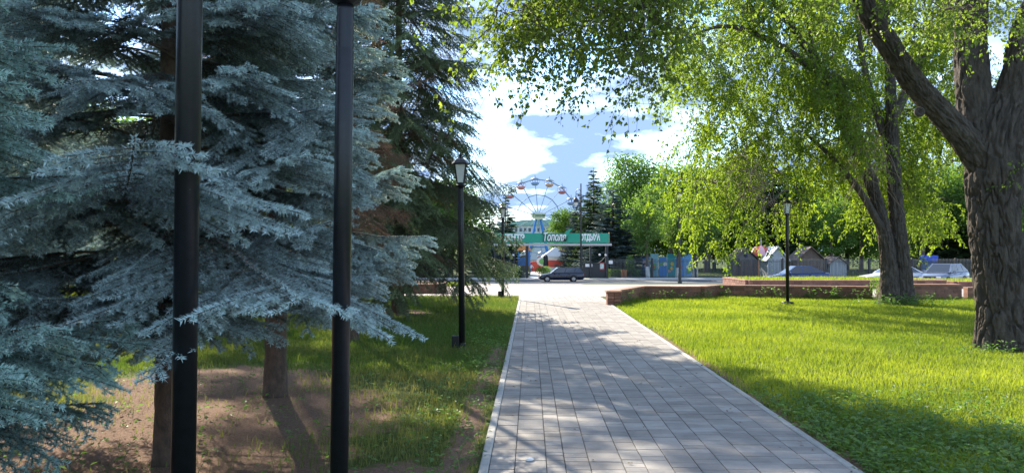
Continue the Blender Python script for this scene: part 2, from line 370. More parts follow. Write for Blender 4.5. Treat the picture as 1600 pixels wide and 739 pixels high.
rect(0.22, 3.05, 24.3, 27.0, -0.004); rect(3.05, 60, 26.6, 27.0, -0.004); rect(-16, 60, 27.0, 69.4, -0.004)
me = bpy.data.meshes.new('plaza'); me.from_pydata(V, [], F); plaza = link('plaza', me, None, mp_)
tag(plaza, 'pale sunlit paved plaza between the path and the street', 'plaza', kind='structure')
# street
V = []; F = []; rect(-300, 300, 69.8, 78.5, 0.0)
me = bpy.data.meshes.new('road'); me.from_pydata(V, [], F); tag(link('road', me, None, M_ASPHALT), 'asphalt street in front of the park gate', 'road', kind='structure')
V = []; F = []; rect(-300, 300, 78.8, 81.2, 0.1)
me = bpy.data.meshes.new('pavement'); me.from_pydata(V, [], F); tag(link('pavement', me, None, M_CONCRETE), 'pale pavement along the iron fence', 'pavement', kind='structure')
V = []; F = []; rect(1.2, 7.8, 81.2, 140, 0.02)
me = bpy.data.meshes.new('park_walk'); me.from_pydata(V, [], F); tag(link('walkway', me, None, M_CONCRETE), 'pale walkway running in through the gate', 'walkway', kind='structure')
for y, lab in ((69.6, 'near'), (78.65, 'far')):
    o = MB().box((0, y, gzf(y) + 0.04), (600, 0.3, 0.16), bev=0.02).build('kerb', M_KERB); tag(o, 'pale concrete kerb on the %s side of the street' % lab, 'kerb', kind='structure')
# ferris wheel ground and verges are plain grass sheets a few millimetres above the soil
M_TURF = mat('turf', (0.13, 0.19, 0.045), 1.0, c2=(0.22, 0.24, 0.09), scale=3, bump=0.6, bscale=30)
for nm, x0, x1, y0, y1, lab in (('verge', 6.2, 21, 65.5, 69.3, 'strip of dry grass beside the street'), ('verge', -16, -3.4, 52, 69.2, 'green verge left of the plaza')):
    V = []; F = []; rect(x0, x1, y0, y1, 0.03)
    me = bpy.data.meshes.new(nm); me.from_pydata(V, [], F); tag(link(nm, me, None, M_TURF), lab, 'verge', kind='structure')

# ------------------------------------------------------------------ low brick walls
bunit = MB().box((0, 0, 0), (1, 1, 1), bev=0.03)
bme = bpy.data.meshes.new('brick'); bme.from_pydata(bunit.v, [], bunit.f); bme.materials.append(M_BRICK)
cme = bpy.data.meshes.new('cap_stone'); cme.from_pydata(bunit.v, [], bunit.f); cme.materials.append(M_CAP)
def brick_wall(pts, top, base, thick, label, bl=0.30, bh=0.125, closed=False, cap=True):
    """wall along plan points; bricks proud of a mortar core; separate cap stones"""
    o0 = Vector((pts[0][0], pts[0][1], 0)); root = empty('brick_wall', (o0.x, o0.y, 0), 0, label, 'wall')
    core = MB(); segs = list(zip(pts[:-1], pts[1:])) + ([(pts[-1], pts[0])] if closed else [])
    for si, (a, b) in enumerate(segs):
        a = Vector((*a, 0)); b = Vector((*b, 0)); d = b - a; ln = d.length; d.normalize(); an = math.atan2(d.y, d.x)
        bz = min(base, gzf((a.y + b.y) / 2) - 0.02) if base is None else base
        ctr = (a + b) / 2 - o0
        core.box((ctr.x, ctr.y, (bz + top) / 2 - 0.03), (ln - 0.02 - 0.003 * si, thick - 0.02, top - bz - 0.06), an)
        n = max(1, round((top - bz - 0.06) / bh)); hh = (top - bz - 0.06) / n; nb = max(1, round(ln / bl)); wl = ln / nb
        for r in range(n):
            off = 0.5 if r % 2 else 0
            for k in range(nb + (1 if off else 0)):
                s0 = max(0, (k - off) * wl); s1 = min(ln, (k + 1 - off) * wl)
                if s1 - s0 < 0.03: continue
                p = a + d * ((s0 + s1) / 2) - o0
                o = bpy.data.objects.new('brick', bme); col.objects.link(o); o.parent = root
                o.location = (p.x, p.y, bz + hh * (r + 0.5)); o.rotation_euler = (0, 0, an + rr.uniform(-.01, .01)); o.scale = (s1 - s0 - 0.012, thick + rr.uniform(-.004, .006), hh - 0.012)
        if cap:
            nc = max(1, round(ln / 0.5))
            for k in range(nc):
                p = a + d * (ln * (k + 0.5) / nc) - o0
                o = bpy.data.objects.new('cap_stone', cme); col.objects.link(o); o.parent = root
                o.location = (p.x, p.y, top - 0.03 + rr.uniform(-.003, .003)); o.rotation_euler = (0, 0, an); o.scale = (ln / nc - 0.008, thick + 0.05, 0.06)
    core.build('mortar_core', M_MORTAR, root)
    return root
WALL = [(3.05, 22.9), (4.3, 25.6), (6.2, 25.3), (7.0, 26.4), (11.8, 25.2)]
brick_wall(WALL, 0.42, -0.03, 0.28, 'low zigzag brick wall at the end of the sunny lawn, right of the path')
pil = empty('brick_pillar', (2.98, 22.62, 0), 0, 'short square brick pillar ending the low wall beside the path', 'pillar')
for r in range(4):
    for k in range(2):
        for j in range(2):
            o = bpy.data.objects.new('brick', bme); col.objects.link(o); o.parent = pil
            o.location = ((k - 0.5) * 0.2, (j - 0.5) * 0.2, 0.045 + r * 0.09); o.scale = (0.19, 0.19, 0.082)
o = bpy.data.objects.new('cap_stone', cme); col.objects.link(o); o.parent = pil; o.location = (0, 0, 0.393); o.scale = (0.46, 0.46, 0.055)
brick_wall([(11.98, 25.15), (14.6, 25.1)], 0.5, -0.03, 0.34, 'taller dark brick wall block right behind the twin trunked tree')
brick_wall([(14.8, 25.1), (23, 24.6)], 0.40, -0.03, 0.28, 'low brick wall between the twin trunked tree and the big trunk')
brick_wall([(12.9, 42), (23.6, 42), (23.6, 46.5), (12.9, 46.5)], -0.02, -0.72, 0.3, 'long brick planter with grass on top, behind the low zigzag wall', bl=0.45, bh=0.16, closed=True)
brick_wall([(24.6, 42.5), (31, 42.5), (31, 46.5), (24.6, 46.5)], -0.12, -0.72, 0.3, 'brick planter in front of the grey blue car', bl=0.5, bh=0.16, closed=True)
brick_wall([(-8, 30.8), (-2.95, 30.8), (-2.95, 33), (-8, 33)], 0.26, -0.22, 0.3, 'sunlit low brick planter at the left edge of the plaza, behind the spruce', bl=0.3, bh=0.12, closed=True)
for x0, x1, y0, y1, z, lab in ((13.04, 23.46, 42.14, 46.36, -0.08, 'turf inside the long brick planter'), (24.74, 30.86, 42.64, 46.36, -0.18, 'turf inside the planter near the parked cars'), (-7.86, -3.1, 30.94, 32.86, 0.2, 'turf inside the left planter')):
    o = MB().box(((x0 + x1) / 2, (y0 + y1) / 2, z - 0.15), (x1 - x0, y1 - y0, 0.3)).build('planter_turf', M_TURF); tag(o, lab, 'turf', kind='structure')
# ------------------------------------------------------------------ spruces
def bough_mesh(L_, seed, hang=0.0, dens=800, nl=0.022, nw=0.0052, bare=0.3, lsp=0.05, ssp=0.058, droop=0.34):
    """one spruce bough along +X: stem, side branchlets roofing down to both sides, brush-like shoots, every needle a sliver"""
    g = np.random.default_rng(seed); S = []       # shoots: (p0, p1, needle density factor, tip fraction, radius)
    def main(s):
        t = s / L_; return np.array([s * (1 - 0.10 * t), 0.06 * L_ * math.sin(2.3 * t + seed), 0.06 * L_ * t - droop * L_ * t * t + 0.22 * L_ * max(0, t - 0.6) ** 1.5 * 2])
    st = np.linspace(0, L_, max(5, int(L_ / 0.12)))
    for a, b in zip(st[:-1], st[1:]):
        S.append((main(a), main(b), 0.0 if a / L_ < bare else 0.6, b / L_, 0.004 + 0.009 * L_ / 2 * (1 - a / L_)))
    s = bare * 0.6 * L_; side = 1
    while s < L_ * 0.99:
        t = s / L_; p = main(s); ax_ = norm(main(min(L_, s + 0.03)) - main(s - 0.03))
        ln = min(0.80 * (L_ - s) + 0.07, 0.40 * L_ + 0.06, 0.8) * g.uniform(0.6, 1.2) * (0.5 + 0.5 * min(1, t / 0.45))
        an = R(g.uniform(32, 76)); lat = np.array([ax_[0] * math.cos(an), side * math.sin(an), ax_[2] * math.cos(an)])
        dn = -0.42 - hang + g.uniform(-0.22, 0.2); nseg = max(1, int(ln / ssp)); q = p; yaw = g.uniform(-.1, .35)
        for k in range(nseg):
            u = (k + 1) / nseg
            d = norm(lat + np.array([yaw * u, 0, dn * (0.35 + 0.9 * u - 0.75 * max(0, u - 0.6) * (1 - min(1, hang * 1.5)))])); q2 = q + d * ln / nseg
            inner = (1 - t) * 0.7 + (1 - u) * 0.3
            f = 0.4 if inner > 0.75 else (0.7 if inner > 0.55 else 1.0)
            S.append((q, q2, f, 0.55 * t + 0.45 * u, 0.003))
            for s2 in (-1, 1):                                   # shoots
                if g.random() < 0.22: continue
                rem = ln * (1 - u); sl = min(0.045 + 0.34 * rem, 0.13) * g.uniform(0.7, 1.25)
                pr = norm(np.cross([0, 0, 1.0], d)) * s2; dd = norm(d * 0.8 + pr * 0.75 + np.array([0, 0, -0.15 - hang * 0.9 + g.uniform(-0.2, 0.2)]))
                S.append((q2, q2 + dd * sl, f, 0.45 * t + 0.35 * u + 0.22, 0.002))
            q = q2
        side = -side; s += lsp * (0.7 + 0.6 * g.random()) * (1.15 if L_ > 2 else 1)
    p0 = np.array([a[0] for a in S]); p1 = np.array([a[1] for a in S]); fd = np.array([a[2] for a in S]); tp = np.array([a[3] for a in S]); ra = np.array([a[4] for a in S])
    ln = np.linalg.norm(p1 - p0, axis=1); cnt = np.maximum(0, (ln * dens * fd)).astype(int)
    idx = np.repeat(np.arange(len(S)), cnt); n = len(idx); u = g.random(n)
    base = p0[idx] + (p1 - p0)[idx] * u[:, None]; axd = norm(p1 - p0)[idx]
    rd = norm(g.normal(size=(n, 3)) + np.array([0, 0, 0.35])); rd = norm(rd - axd * (rd * axd).sum(1, keepdims=True))
    dr = norm(axd * 0.6 + rd); le = nl * g.uniform(0.75, 1.2, n)[:, None]
    wv = norm(np.cross(dr, g.normal(size=(n, 3)))) * nw / 2
    nv = np.stack([base - wv, base + wv, base + dr * le], 1).reshape(-1, 3)
    var = np.repeat(np.clip((tp[idx] - 0.40) * 1.85 + g.uniform(-0.15, 0.2, n) + 0.1 * u, 0, 1), 3)  # paler new growth at tips; interior shade is painted into the inner needles
    nf = np.arange(n * 3).reshape(-1, 3)
    a = norm(np.cross(norm(p1 - p0), [0.1, 0.2, 1.0])); b = np.cross(norm(p1 - p0), a); ring = []
    for k in range(3): ring.append(a * math.cos(k * 2.094) + b * math.sin(k * 2.094))
    ring = np.stack(ring, 1) * ra[:, None, None]
    sv = np.concatenate([p0[:, None] + ring, p1[:, None] + ring * 0.8], 1).reshape(-1, 3); o6 = np.arange(len(S))[:, None] * 6 + n * 3
    sf = np.concatenate([o6 + np.array(q) for q in ((0, 1, 4, 3), (1, 2, 5, 4), (2, 0, 3, 5))])
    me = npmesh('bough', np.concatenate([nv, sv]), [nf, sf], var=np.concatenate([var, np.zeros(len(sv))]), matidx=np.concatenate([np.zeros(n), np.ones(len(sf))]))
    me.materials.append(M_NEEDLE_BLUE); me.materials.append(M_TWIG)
    return me
BL = [0.7, 1.1, 1.6, 2.1, 2.6]
BOUGH = {l: [bough_mesh(l, 10 + k * 7 + int(l * 10), droop=(0.17, 0.25, 0.33)[k]) for k in range(3)] for l in BL}
BLH = [0.9, 1.5, 2.2, 3.0]
BOUGH_H = {l: [bough_mesh(l, 90 + k * 5 + int(l * 10), hang=0.45, dens=230, nl=0.034, nw=0.0105, bare=0.2, lsp=0.07, ssp=0.075, droop=0.34) for k in range(3)] for l in BLH}
BOUGH_D = {l: [bough_mesh(l, 140 + k * 5 + int(l * 10), hang=0.35, dens=190, nl=0.018, nw=0.004, bare=0.15) for k in range(2)] for l in (1.1, 1.7)}

def trunk_tube(pts, rad, nseg=20, step=0.12, amp=0.012, fs=9.0, fz=1.6, seed=0.0):
    """bark covered tube through points, furrowed in the mesh"""
    pts = np.array(pts, float); rad = np.array(rad, float)
    d = np.concatenate([[0], np.cumsum(np.linalg.norm(np.diff(pts, axis=0), axis=1))]); n = max(3, int(d[-1] / step)); s = np.linspace(0, d[-1], n)
    def cr(vals):                                   # Catmull-Rom
        out = np.empty((n,) + vals.shape[1:])
        for j, x in enumerate(s):
            i = min(max(np.searchsorted(d, x) - 1, 0), len(d) - 2); t = (x - d[i]) / (d[i + 1] - d[i])
            p0 = vals[max(i - 1, 0)]; p1 = vals[i]; p2 = vals[i + 1]; p3 = vals[min(i + 2, len(d) - 1)]
            out[j] = 0.5 * (2 * p1 + (p2 - p0) * t + (2 * p0 - 5 * p1 + 4 * p2 - p3) * t * t + (3 * p1 - p0 - 3 * p2 + p3) * t ** 3)
        return out
    c = cr(pts); r = cr(rad); tn = norm(np.gradient(c, axis=0)); up = np.array([1.0, 0, 0]) if abs(tn[0][0]) < 0.8 else np.array([0, 1.0, 0])
    an = np.linspace(0, 2 * math.pi, nseg, endpoint=False); V = np.empty((n, nseg, 3))
    for j in range(n):
        a = up - tn[j] * up.dot(tn[j]); a /= np.linalg.norm(a); b = np.cross(tn[j], a); up = a
        q = np.stack([np.cos(an) * fs * rad[0] * 2, np.sin(an) * fs * rad[0] * 2, np.full(nseg, s[j] * fz)], -1) + seed
        wp = fbm(q * 0.7 + 5.1, 2) - 0.5
        fur = np.abs(2 * vnoise(q + np.array([1.3, 1.1, 0.9]) * wp[:, None] * 3.0) - 1); fur2 = np.abs(2 * vnoise(q * 2.1 + 9.7) - 1)
        disp = amp * (np.clip(fur * 2.4, 0, 1) + 0.4 * np.clip(fur2 * 2, 0, 1) - 0.9) + r[j] * 0.16 * (fbm(q * 0.16, 2) - 0.5)
        V[j] = c[j] + (a * np.cos(an)[:, None] + b * np.sin(an)[:, None]) * (r[j] + disp)[:, None]
    i = np.arange(n - 1)[:, None] * nseg; k = np.arange(nseg)[None]; k2 = (k + 1) % nseg
    return V.reshape(-1, 3), np.stack([i + k, i + k2, i + nseg + k2, i + nseg + k], -1).reshape(-1, 4), c, r
def tubes_mesh(name, specs):
    VV = []; FF = []; b = 0
    for v_, f_ in specs: VV.append(v_); FF.append(f_ + b); b += len(v_)
    return npmesh(name, np.concatenate(VV), np.concatenate(FF), smooth=True)

def spruce(x, y, H, rbase, r_trunk, label, needle, boughs, lens, seed, z0=0.9, group=None, taper=0.8, dry=0.0, whorl=0.3, per=6, skip=None, lean=(0, 0), maxb=300, lenf=None, extra=()):
    g = random.Random(seed); zg = gzf(y) - 0.03
    root = empty('spruce_tree', (x, y, zg), 0, label, 'spruce tree', group)
    pts = [(lean[0] * t, lean[1] * t, t * H) for t in (0, 0.03, 0.1, 0.3, 0.6, 1.0)]
    v_, f_, c, r = trunk_tube(pts, [r_trunk * 1.25, r_trunk * 1.02, r_trunk * 0.95, r_trunk * 0.75, r_trunk * 0.45, 0.02], 18, 0.14, 0.008, 14, 5, seed)
    link('trunk', tubes_mesh('trunk', [(v_, f_)]), root, M_BARK_SPRUCE)
    z = z0; k = 0; cnt = 0; a0 = g.random() * 6
    while z < H - 0.3 and cnt < maxb:
        t = z / H; Rr = rbase * max(0.06, (1 - t)) ** taper * (1 if t > 0.12 else 0.86 + t * 1.1)
        nper = per if t < 0.8 else 4; a0 += 2.4
        for j in range(nper):
            an = a0 + j * 2 * math.pi / nper + g.uniform(-0.35, 0.35); ln = Rr * g.uniform(0.72, 1.12)
            if lenf: ln *= lenf(an, z)
            if skip and skip(an, z, ln): continue
            isdry = g.random() < dry * (1 - t)
            src = BOUGH_D if isdry else boughs; ls = [1.1, 1.7] if isdry else lens
            if isdry: ln *= 0.75
            lb = min(ls, key=lambda q: abs(q - ln)); sc = ln / lb; sc = min(max(sc, 0.6), 1.35)
            el = R((-2 + 34 * t) + g.uniform(-11, 11)) if boughs is BOUGH else R(-14 + 40 * t + g.uniform(-9, 9))
            o = bpy.data.objects.new('bough', g.choice(src[lb])); col.objects.link(o); o.parent = root
            zz_ = z + g.uniform(-0.4, 0.4) * whorl
            o.location = (lean[0] * t, lean[1] * t, zz_); o.rotation_euler = (g.uniform(-.2, .2), -el, an); o.scale = (sc, sc * g.uniform(.9, 1.15), sc)
            nm_ = M_NEEDLE_DRY if isdry else needle
            if nm_ is not M_NEEDLE_BLUE:
                o.material_slots[0].link = 'OBJECT'; o.material_slots[0].material = nm_
            cnt += 1
        z += whorl * (1 + 0.5 * t) * g.uniform(0.85, 1.15); k += 1
    for an, z, ln, el in extra:                               # single low boughs the photo shows
        lb = min(lens, key=lambda q: abs(q - ln)); sc = ln / lb; o = bpy.data.objects.new('bough', g.choice(boughs[lb])); col.objects.link(o); o.parent = root
        o.location = (0, 0, z); o.rotation_euler = (g.uniform(-.15, .15), -R(el), an); o.scale = (sc, sc * 1.15, sc)
        if needle is not M_NEEDLE_BLUE: o.material_slots[0].link = 'OBJECT'; o.material_slots[0].material = needle
    return root

M_NEEDLE_TEAL = leaf_mat('teal_needles', (0.07, 0.11, 0.085), (0.45, 0.64, 0.58), trans=0.15, tcol=(0.9, 1.0, 0.8), objvar=0.12)
# near blue spruce: keep its low boughs off the line of the path
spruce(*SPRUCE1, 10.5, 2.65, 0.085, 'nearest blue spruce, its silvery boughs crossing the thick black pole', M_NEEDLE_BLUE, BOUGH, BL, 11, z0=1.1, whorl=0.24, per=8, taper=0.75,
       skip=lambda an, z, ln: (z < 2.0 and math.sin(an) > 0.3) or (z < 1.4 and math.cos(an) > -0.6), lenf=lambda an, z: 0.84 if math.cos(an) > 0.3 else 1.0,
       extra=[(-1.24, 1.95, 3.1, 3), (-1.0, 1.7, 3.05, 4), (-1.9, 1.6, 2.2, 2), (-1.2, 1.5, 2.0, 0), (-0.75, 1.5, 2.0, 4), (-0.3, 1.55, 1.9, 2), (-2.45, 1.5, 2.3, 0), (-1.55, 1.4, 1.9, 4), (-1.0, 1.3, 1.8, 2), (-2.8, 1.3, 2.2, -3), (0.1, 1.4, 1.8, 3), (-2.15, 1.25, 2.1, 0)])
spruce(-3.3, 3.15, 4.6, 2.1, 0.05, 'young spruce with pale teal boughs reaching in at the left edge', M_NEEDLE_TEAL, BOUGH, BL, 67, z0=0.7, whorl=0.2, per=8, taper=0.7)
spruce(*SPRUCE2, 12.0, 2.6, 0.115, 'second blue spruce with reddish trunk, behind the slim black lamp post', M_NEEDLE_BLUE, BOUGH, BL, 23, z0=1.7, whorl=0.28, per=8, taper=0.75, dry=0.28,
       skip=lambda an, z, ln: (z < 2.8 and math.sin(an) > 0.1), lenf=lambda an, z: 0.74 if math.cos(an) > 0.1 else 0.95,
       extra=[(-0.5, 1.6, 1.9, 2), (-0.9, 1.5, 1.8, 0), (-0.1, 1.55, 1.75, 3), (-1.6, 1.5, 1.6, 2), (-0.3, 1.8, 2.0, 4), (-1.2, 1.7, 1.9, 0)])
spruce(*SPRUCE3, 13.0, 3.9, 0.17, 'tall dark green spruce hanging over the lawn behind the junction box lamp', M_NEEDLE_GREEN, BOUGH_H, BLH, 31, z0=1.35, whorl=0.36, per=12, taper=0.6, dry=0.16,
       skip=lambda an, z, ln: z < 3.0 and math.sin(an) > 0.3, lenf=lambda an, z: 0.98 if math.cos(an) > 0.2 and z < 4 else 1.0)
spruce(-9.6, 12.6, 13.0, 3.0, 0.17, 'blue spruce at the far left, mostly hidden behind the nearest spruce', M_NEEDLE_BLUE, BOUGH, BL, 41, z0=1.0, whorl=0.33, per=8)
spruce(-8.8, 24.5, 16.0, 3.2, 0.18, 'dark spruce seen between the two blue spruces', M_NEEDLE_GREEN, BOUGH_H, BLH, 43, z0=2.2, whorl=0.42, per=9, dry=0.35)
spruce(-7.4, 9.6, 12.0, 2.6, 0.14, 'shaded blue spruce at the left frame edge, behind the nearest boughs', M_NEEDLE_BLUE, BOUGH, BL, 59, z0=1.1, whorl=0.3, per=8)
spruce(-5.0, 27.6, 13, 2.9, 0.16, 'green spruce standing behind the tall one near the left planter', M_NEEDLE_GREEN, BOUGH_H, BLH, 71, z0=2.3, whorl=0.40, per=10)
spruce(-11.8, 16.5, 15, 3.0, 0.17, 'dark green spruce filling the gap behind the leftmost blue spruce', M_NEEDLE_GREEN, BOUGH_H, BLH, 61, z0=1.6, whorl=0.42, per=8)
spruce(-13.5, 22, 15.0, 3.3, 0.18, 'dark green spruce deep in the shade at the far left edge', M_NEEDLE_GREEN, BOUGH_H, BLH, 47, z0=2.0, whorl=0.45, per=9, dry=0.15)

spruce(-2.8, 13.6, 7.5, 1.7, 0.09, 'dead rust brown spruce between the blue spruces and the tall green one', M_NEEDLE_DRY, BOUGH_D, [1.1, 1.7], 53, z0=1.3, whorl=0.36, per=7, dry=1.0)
# ------------------------------------------------------------------ broadleaf trees
def leaves_geo(P, D, Nn, Ln, Wd, fold=0.25):
    D = norm(D); S = norm(np.cross(D, Nn)); U = np.cross(S, D); Ln = Ln[:, None]; Wd = Wd[:, None]
    m = P + D * Ln * 0.42
    v_ = np.stack([P, m + S * Wd * 0.5 + U * Wd * fold, P + D * Ln - U * Ln * 0.1, m - S * Wd * 0.5 + U * Wd * fold], 1)
    return v_.reshape(-1, 3), np.arange(len(P) * 4).reshape(-1, 4)
def strands(g, starts, length, out, droop, K=8, sway=0.15):
    """T drooping twigs sampled at K+1 points"""
    T = len(starts); ph = g.uniform(0, 6.283, T); hd = np.stack([np.cos(ph), np.sin(ph), np.zeros(T)], -1) * out
    d = norm(hd + np.stack([g.normal(0, sway, T), g.normal(0, sway, T), g.uniform(-0.6, 0.35, T)], -1)); P = [starts]
    for k in range(K):
        d = norm(d + np.array([0, 0, -droop]) / K + g.normal(0, sway, (T, 3)) / math.sqrt(K)); P.append(P[-1] + d * (length / K)[:, None])
    return np.stack(P, 1)
def strand_tubes(P, r0, r1):
    T, K1, _ = P.shape; tn = norm(np.gradient(P, axis=1)); a = norm(np.cross(tn, np.array([0.31, 0.77, 0.55]))); b = np.cross(tn, a)
    rad = np.linspace(r0, r1, K1)[None, :, None, None]
    ring = np.stack([a * math.cos(k * 2.0944) + b * math.sin(k * 2.0944) for k in range(3)], 2) * rad
    V_ = (P[:, :, None] + ring).reshape(-1, 3); base = (np.arange(T)[:, None] * K1 + np.arange(K1 - 1)[None]).reshape(-1, 1) * 3
    return V_, np.concatenate([base + np.array([k, (k + 1) % 3, 3 + (k + 1) % 3, 3 + k]) for k in range(3)])
def strand_leaves(g, P, per, size, jit=0.022, upbias=0.15, wr=(0.5, 0.75)):
    T, K1, _ = P.shape; n = T * per; ti = np.repeat(np.arange(T), per); u = g.uniform(0.08, 1.0, n) * (K1 - 1); k = np.minimum(u.astype(int), K1 - 2); f = (u - k)[:, None]
    p = P[ti, k] * (1 - f) + P[ti, k + 1] * f; tn = norm(P[ti, k + 1] - P[ti, k])
    rd = g.normal(size=(n, 3)); rd = norm(rd - tn * (rd * tn).sum(1, keepdims=True))
    D = norm(rd * 0.75 + tn * 0.5 + np.array([0, 0, -0.55])); Nn = norm(g.normal(size=(n, 3)) + np.array([0, 0, upbias]))
    le = size * g.uniform(0.45, 1.3, n); p = p + rd * jit
    v_, f_ = leaves_geo(p, D, Nn, le, le * g.uniform(*wr, n))
    tone = np.repeat(g.normal(0.5, 0.2, T), per); return v_, f_, np.repeat(np.clip(tone + g.normal(0, 0.16, n), 0, 1), 4)
def bez(a, b, lift, n=7, g=None):
    a = np.array(a); b = np.array(b); m = (a + b) / 2 + np.array([0, 0, lift]); t = np.linspace(0, 1, n)[:, None]
    p = (1 - t) ** 2 * a + 2 * t * (1 - t) * m + t * t * b
    if g is not None: p[1:-1] += g.normal(0, 0.035 * np.linalg.norm(b - a), (n - 2, 3))
    return p
def grow(g, skel, targets, lift=0.15, r_k=0.014):
    """join each target to the nearest point of the skeleton with an arching branch"""
    skel = np.array(skel); tubes = []; ends = []
    order = np.argsort([np.min(np.linalg.norm(skel - t, axis=1)) for t in targets])
    for i in order:
        t = targets[i]; dd = np.linalg.norm(skel - t, axis=1) + 0.35 * np.maximum(0, skel[:, 2] - t[2]) * 0; j = int(np.argmin(dd)); ln = dd[j]
        if ln < 0.15: ends.append(np.repeat(t[None], 7, 0)); continue
        p = bez(skel[j], t, lift * ln, 7, g); tubes.append((p, r_k * (0.5 + ln ** 0.8), 0.006)); skel = np.concatenate([skel, p[1:]]); ends.append(p)
    return tubes, ends
def branch_geo(tubes):
    VV = []; FF = []; b = 0
    for p, r0, r1 in tubes:
        mb = MB().tube(p, list(np.linspace(r0, r1, len(p))), 6, cap=False); VV.append(np.array([tuple(q) for q in mb.v])); FF.append(np.array(mb.f) + b); b += len(mb.v)
    return np.concatenate(VV), np.concatenate(FF)
def in_ell(g, n, c, r):
    v_ = norm(g.normal(size=(n, 3))) * (g.random((n, 1)) ** 0.4); return v_ * np.array(r) + np.array(c)

# --- big furrowed tree on the right
g = np.random.default_rng(5); B1 = Vector((8.05, 12.55, -0.03)); root1 = empty('poplar_tree', B1, 0, 'massive furrowed poplar trunk at the right edge, one heavy limb leaning left', 'poplar tree')
def lp(px, py, dd): q = at(px, py, 12.55 + dd) - B1; return (q.x, q.y, q.z)
tr = trunk_tube([(0.03, 0, -0.05), (0.0, 0, 0.35), lp(1563, 430, 0), lp(1556, 330, 0), lp(1560, 225, 0), lp(1580, 150, 0.1)], [0.50, 0.40, 0.355, 0.365, 0.42, 0.33], 220, 0.025, 0.065, 4.6, 3.6, 3.0)
limbs = [([lp(1545, 262, 0), lp(1500, 205, -0.1), lp(1440, 140, -0.2), lp(1395, 75, -0.35), lp(1350, -10, -0.5), (-2.9, -0.9, 7.2), (-4.2, -1.4, 8.6), (-5.2, -1.8, 9.4)], [0.26, 0.205, 0.18, 0.165, 0.15, 0.11, 0.07, 0.035]),
         ([lp(1535, 225, 0.05), lp(1524, 140, 0.15), lp(1520, 60, 0.25), lp(1518, -20, 0.35), (-0.6, 0.8, 7.5), (-0.9, 1.3, 10), (-0.7, 1.6, 12.5)], [0.30, 0.265, 0.245, 0.225, 0.18, 0.12, 0.05]),
         ([lp(1570, 190, 0), lp(1592, 110, -0.1), lp(1612, 30, -0.2), (1.3, -0.4, 7.5), (2.2, -0.7, 9.5), (3, -0.8, 11.5)], [0.27, 0.21, 0.185, 0.15, 0.1, 0.04]),
         ([lp(1585, 185, 0.1), lp(1625, 130, 0.3), lp(1680, 70, 0.6), (3, 1.1, 6.8), (4.6, 1.6, 8)], [0.2, 0.15, 0.12, 0.09, 0.04])]
specs = []; skel = []
for pts, rad in limbs:
    v_, f_, c, r = trunk_tube(pts, rad, 100, 0.03, 0.036, 7.0, 4.0, 7.0); specs.append((v_, f_)); skel += list(c[len(c) // 3:])
link('trunk', tubes_mesh('trunk', [tr[:2]]), root1, M_BARK_POPLAR)
for s_ in specs: link('limb', tubes_mesh('limb', [s_]), root1, M_BARK_POPLAR)
for (px, py) in ((1388, 52), (1438, 175)):
    q = Vector(lp(px, py, -0.42)); mb = MB(); mb.smooth = True; mb.lathe([(0.075, -0.02), (0.085, 0.03), (0.06, 0.045), (0.035, 0.03), (0.02, 0.0)], 12, q, Matrix.Rotation(R(80), 4, 'X')); mb.build('knot', M_BARK_POPLAR, root1)
# crown: spray over the path, spray around the limb, high dome
def W(px, py, d): q = at(px, py, d) - B1; return np.array([q.x, q.y, q.z])
tg = []
for k in range(92):                                        # hanging over the path
    px = g.uniform(765, 1060); d = g.uniform(8.2, 11.5); tg.append(W(px, g.uniform(-190, 75), d))
for k in range(60): tg.append(W(g.uniform(1030, 1420), g.uniform(-260, -10), g.uniform(9, 15)))
for k in range(14): tg.append(W(g.uniform(1450, 1640), g.uniform(-120, 40), g.uniform(10.5, 14)))
tg = np.array(tg); hi = np.concatenate([in_ell(g, 24, (-1.0, 0.5, 11.0), (4.8, 4.5, 3.5)), in_ell(g, 12, (3.5, 0.5, 9.5), (2.6, 3, 2.5))])
tg = np.concatenate([tg, hi]); skel = list(skel) + [np.array(q) for q in bez((-4.2, -1.4, 8.6), W(930, -170, 9.6), 0.5, 9)]
tb, ends = grow(g, skel, tg, 0.12, 0.016); tb.append((bez((-4.2, -1.4, 8.6), W(930, -170, 9.6), 0.5, 9), 0.07, 0.03))
ends = np.array(ends); st = ends[:, [3, 4, 5, 6, 6, 6]].reshape(-1, 3); st = st + g.normal(0, 0.12, st.shape)
P_ = strands(g, st, g.uniform(0.6, 1.45, len(st)), 0.75, 1.3, 8, 0.28)
P2 = strands(g, P_[:, [3, 5, 6]].reshape(-1, 3), g.uniform(0.2, 0.55, len(st) * 3), 0.9, 0.6, 4, 0.25)
bv, bf = branch_geo(tb); tv, tf = strand_tubes(P_, 0.005, 0.002); t2, tf2 = strand_tubes(P2, 0.003, 0.0012)
tag(link('branches', npmesh('branches', np.concatenate([bv, tv, t2]), [np.concatenate([bf, tf + len(bv), tf2 + len(bv) + len(tv)])], smooth=True), root1, M_BARK_FAR), kind='stuff')
a_ = strand_leaves(g, P_, 17, 0.062, wr=(.65, .9)); b_ = strand_leaves(g, P2, 8, 0.06, wr=(.65, .9))
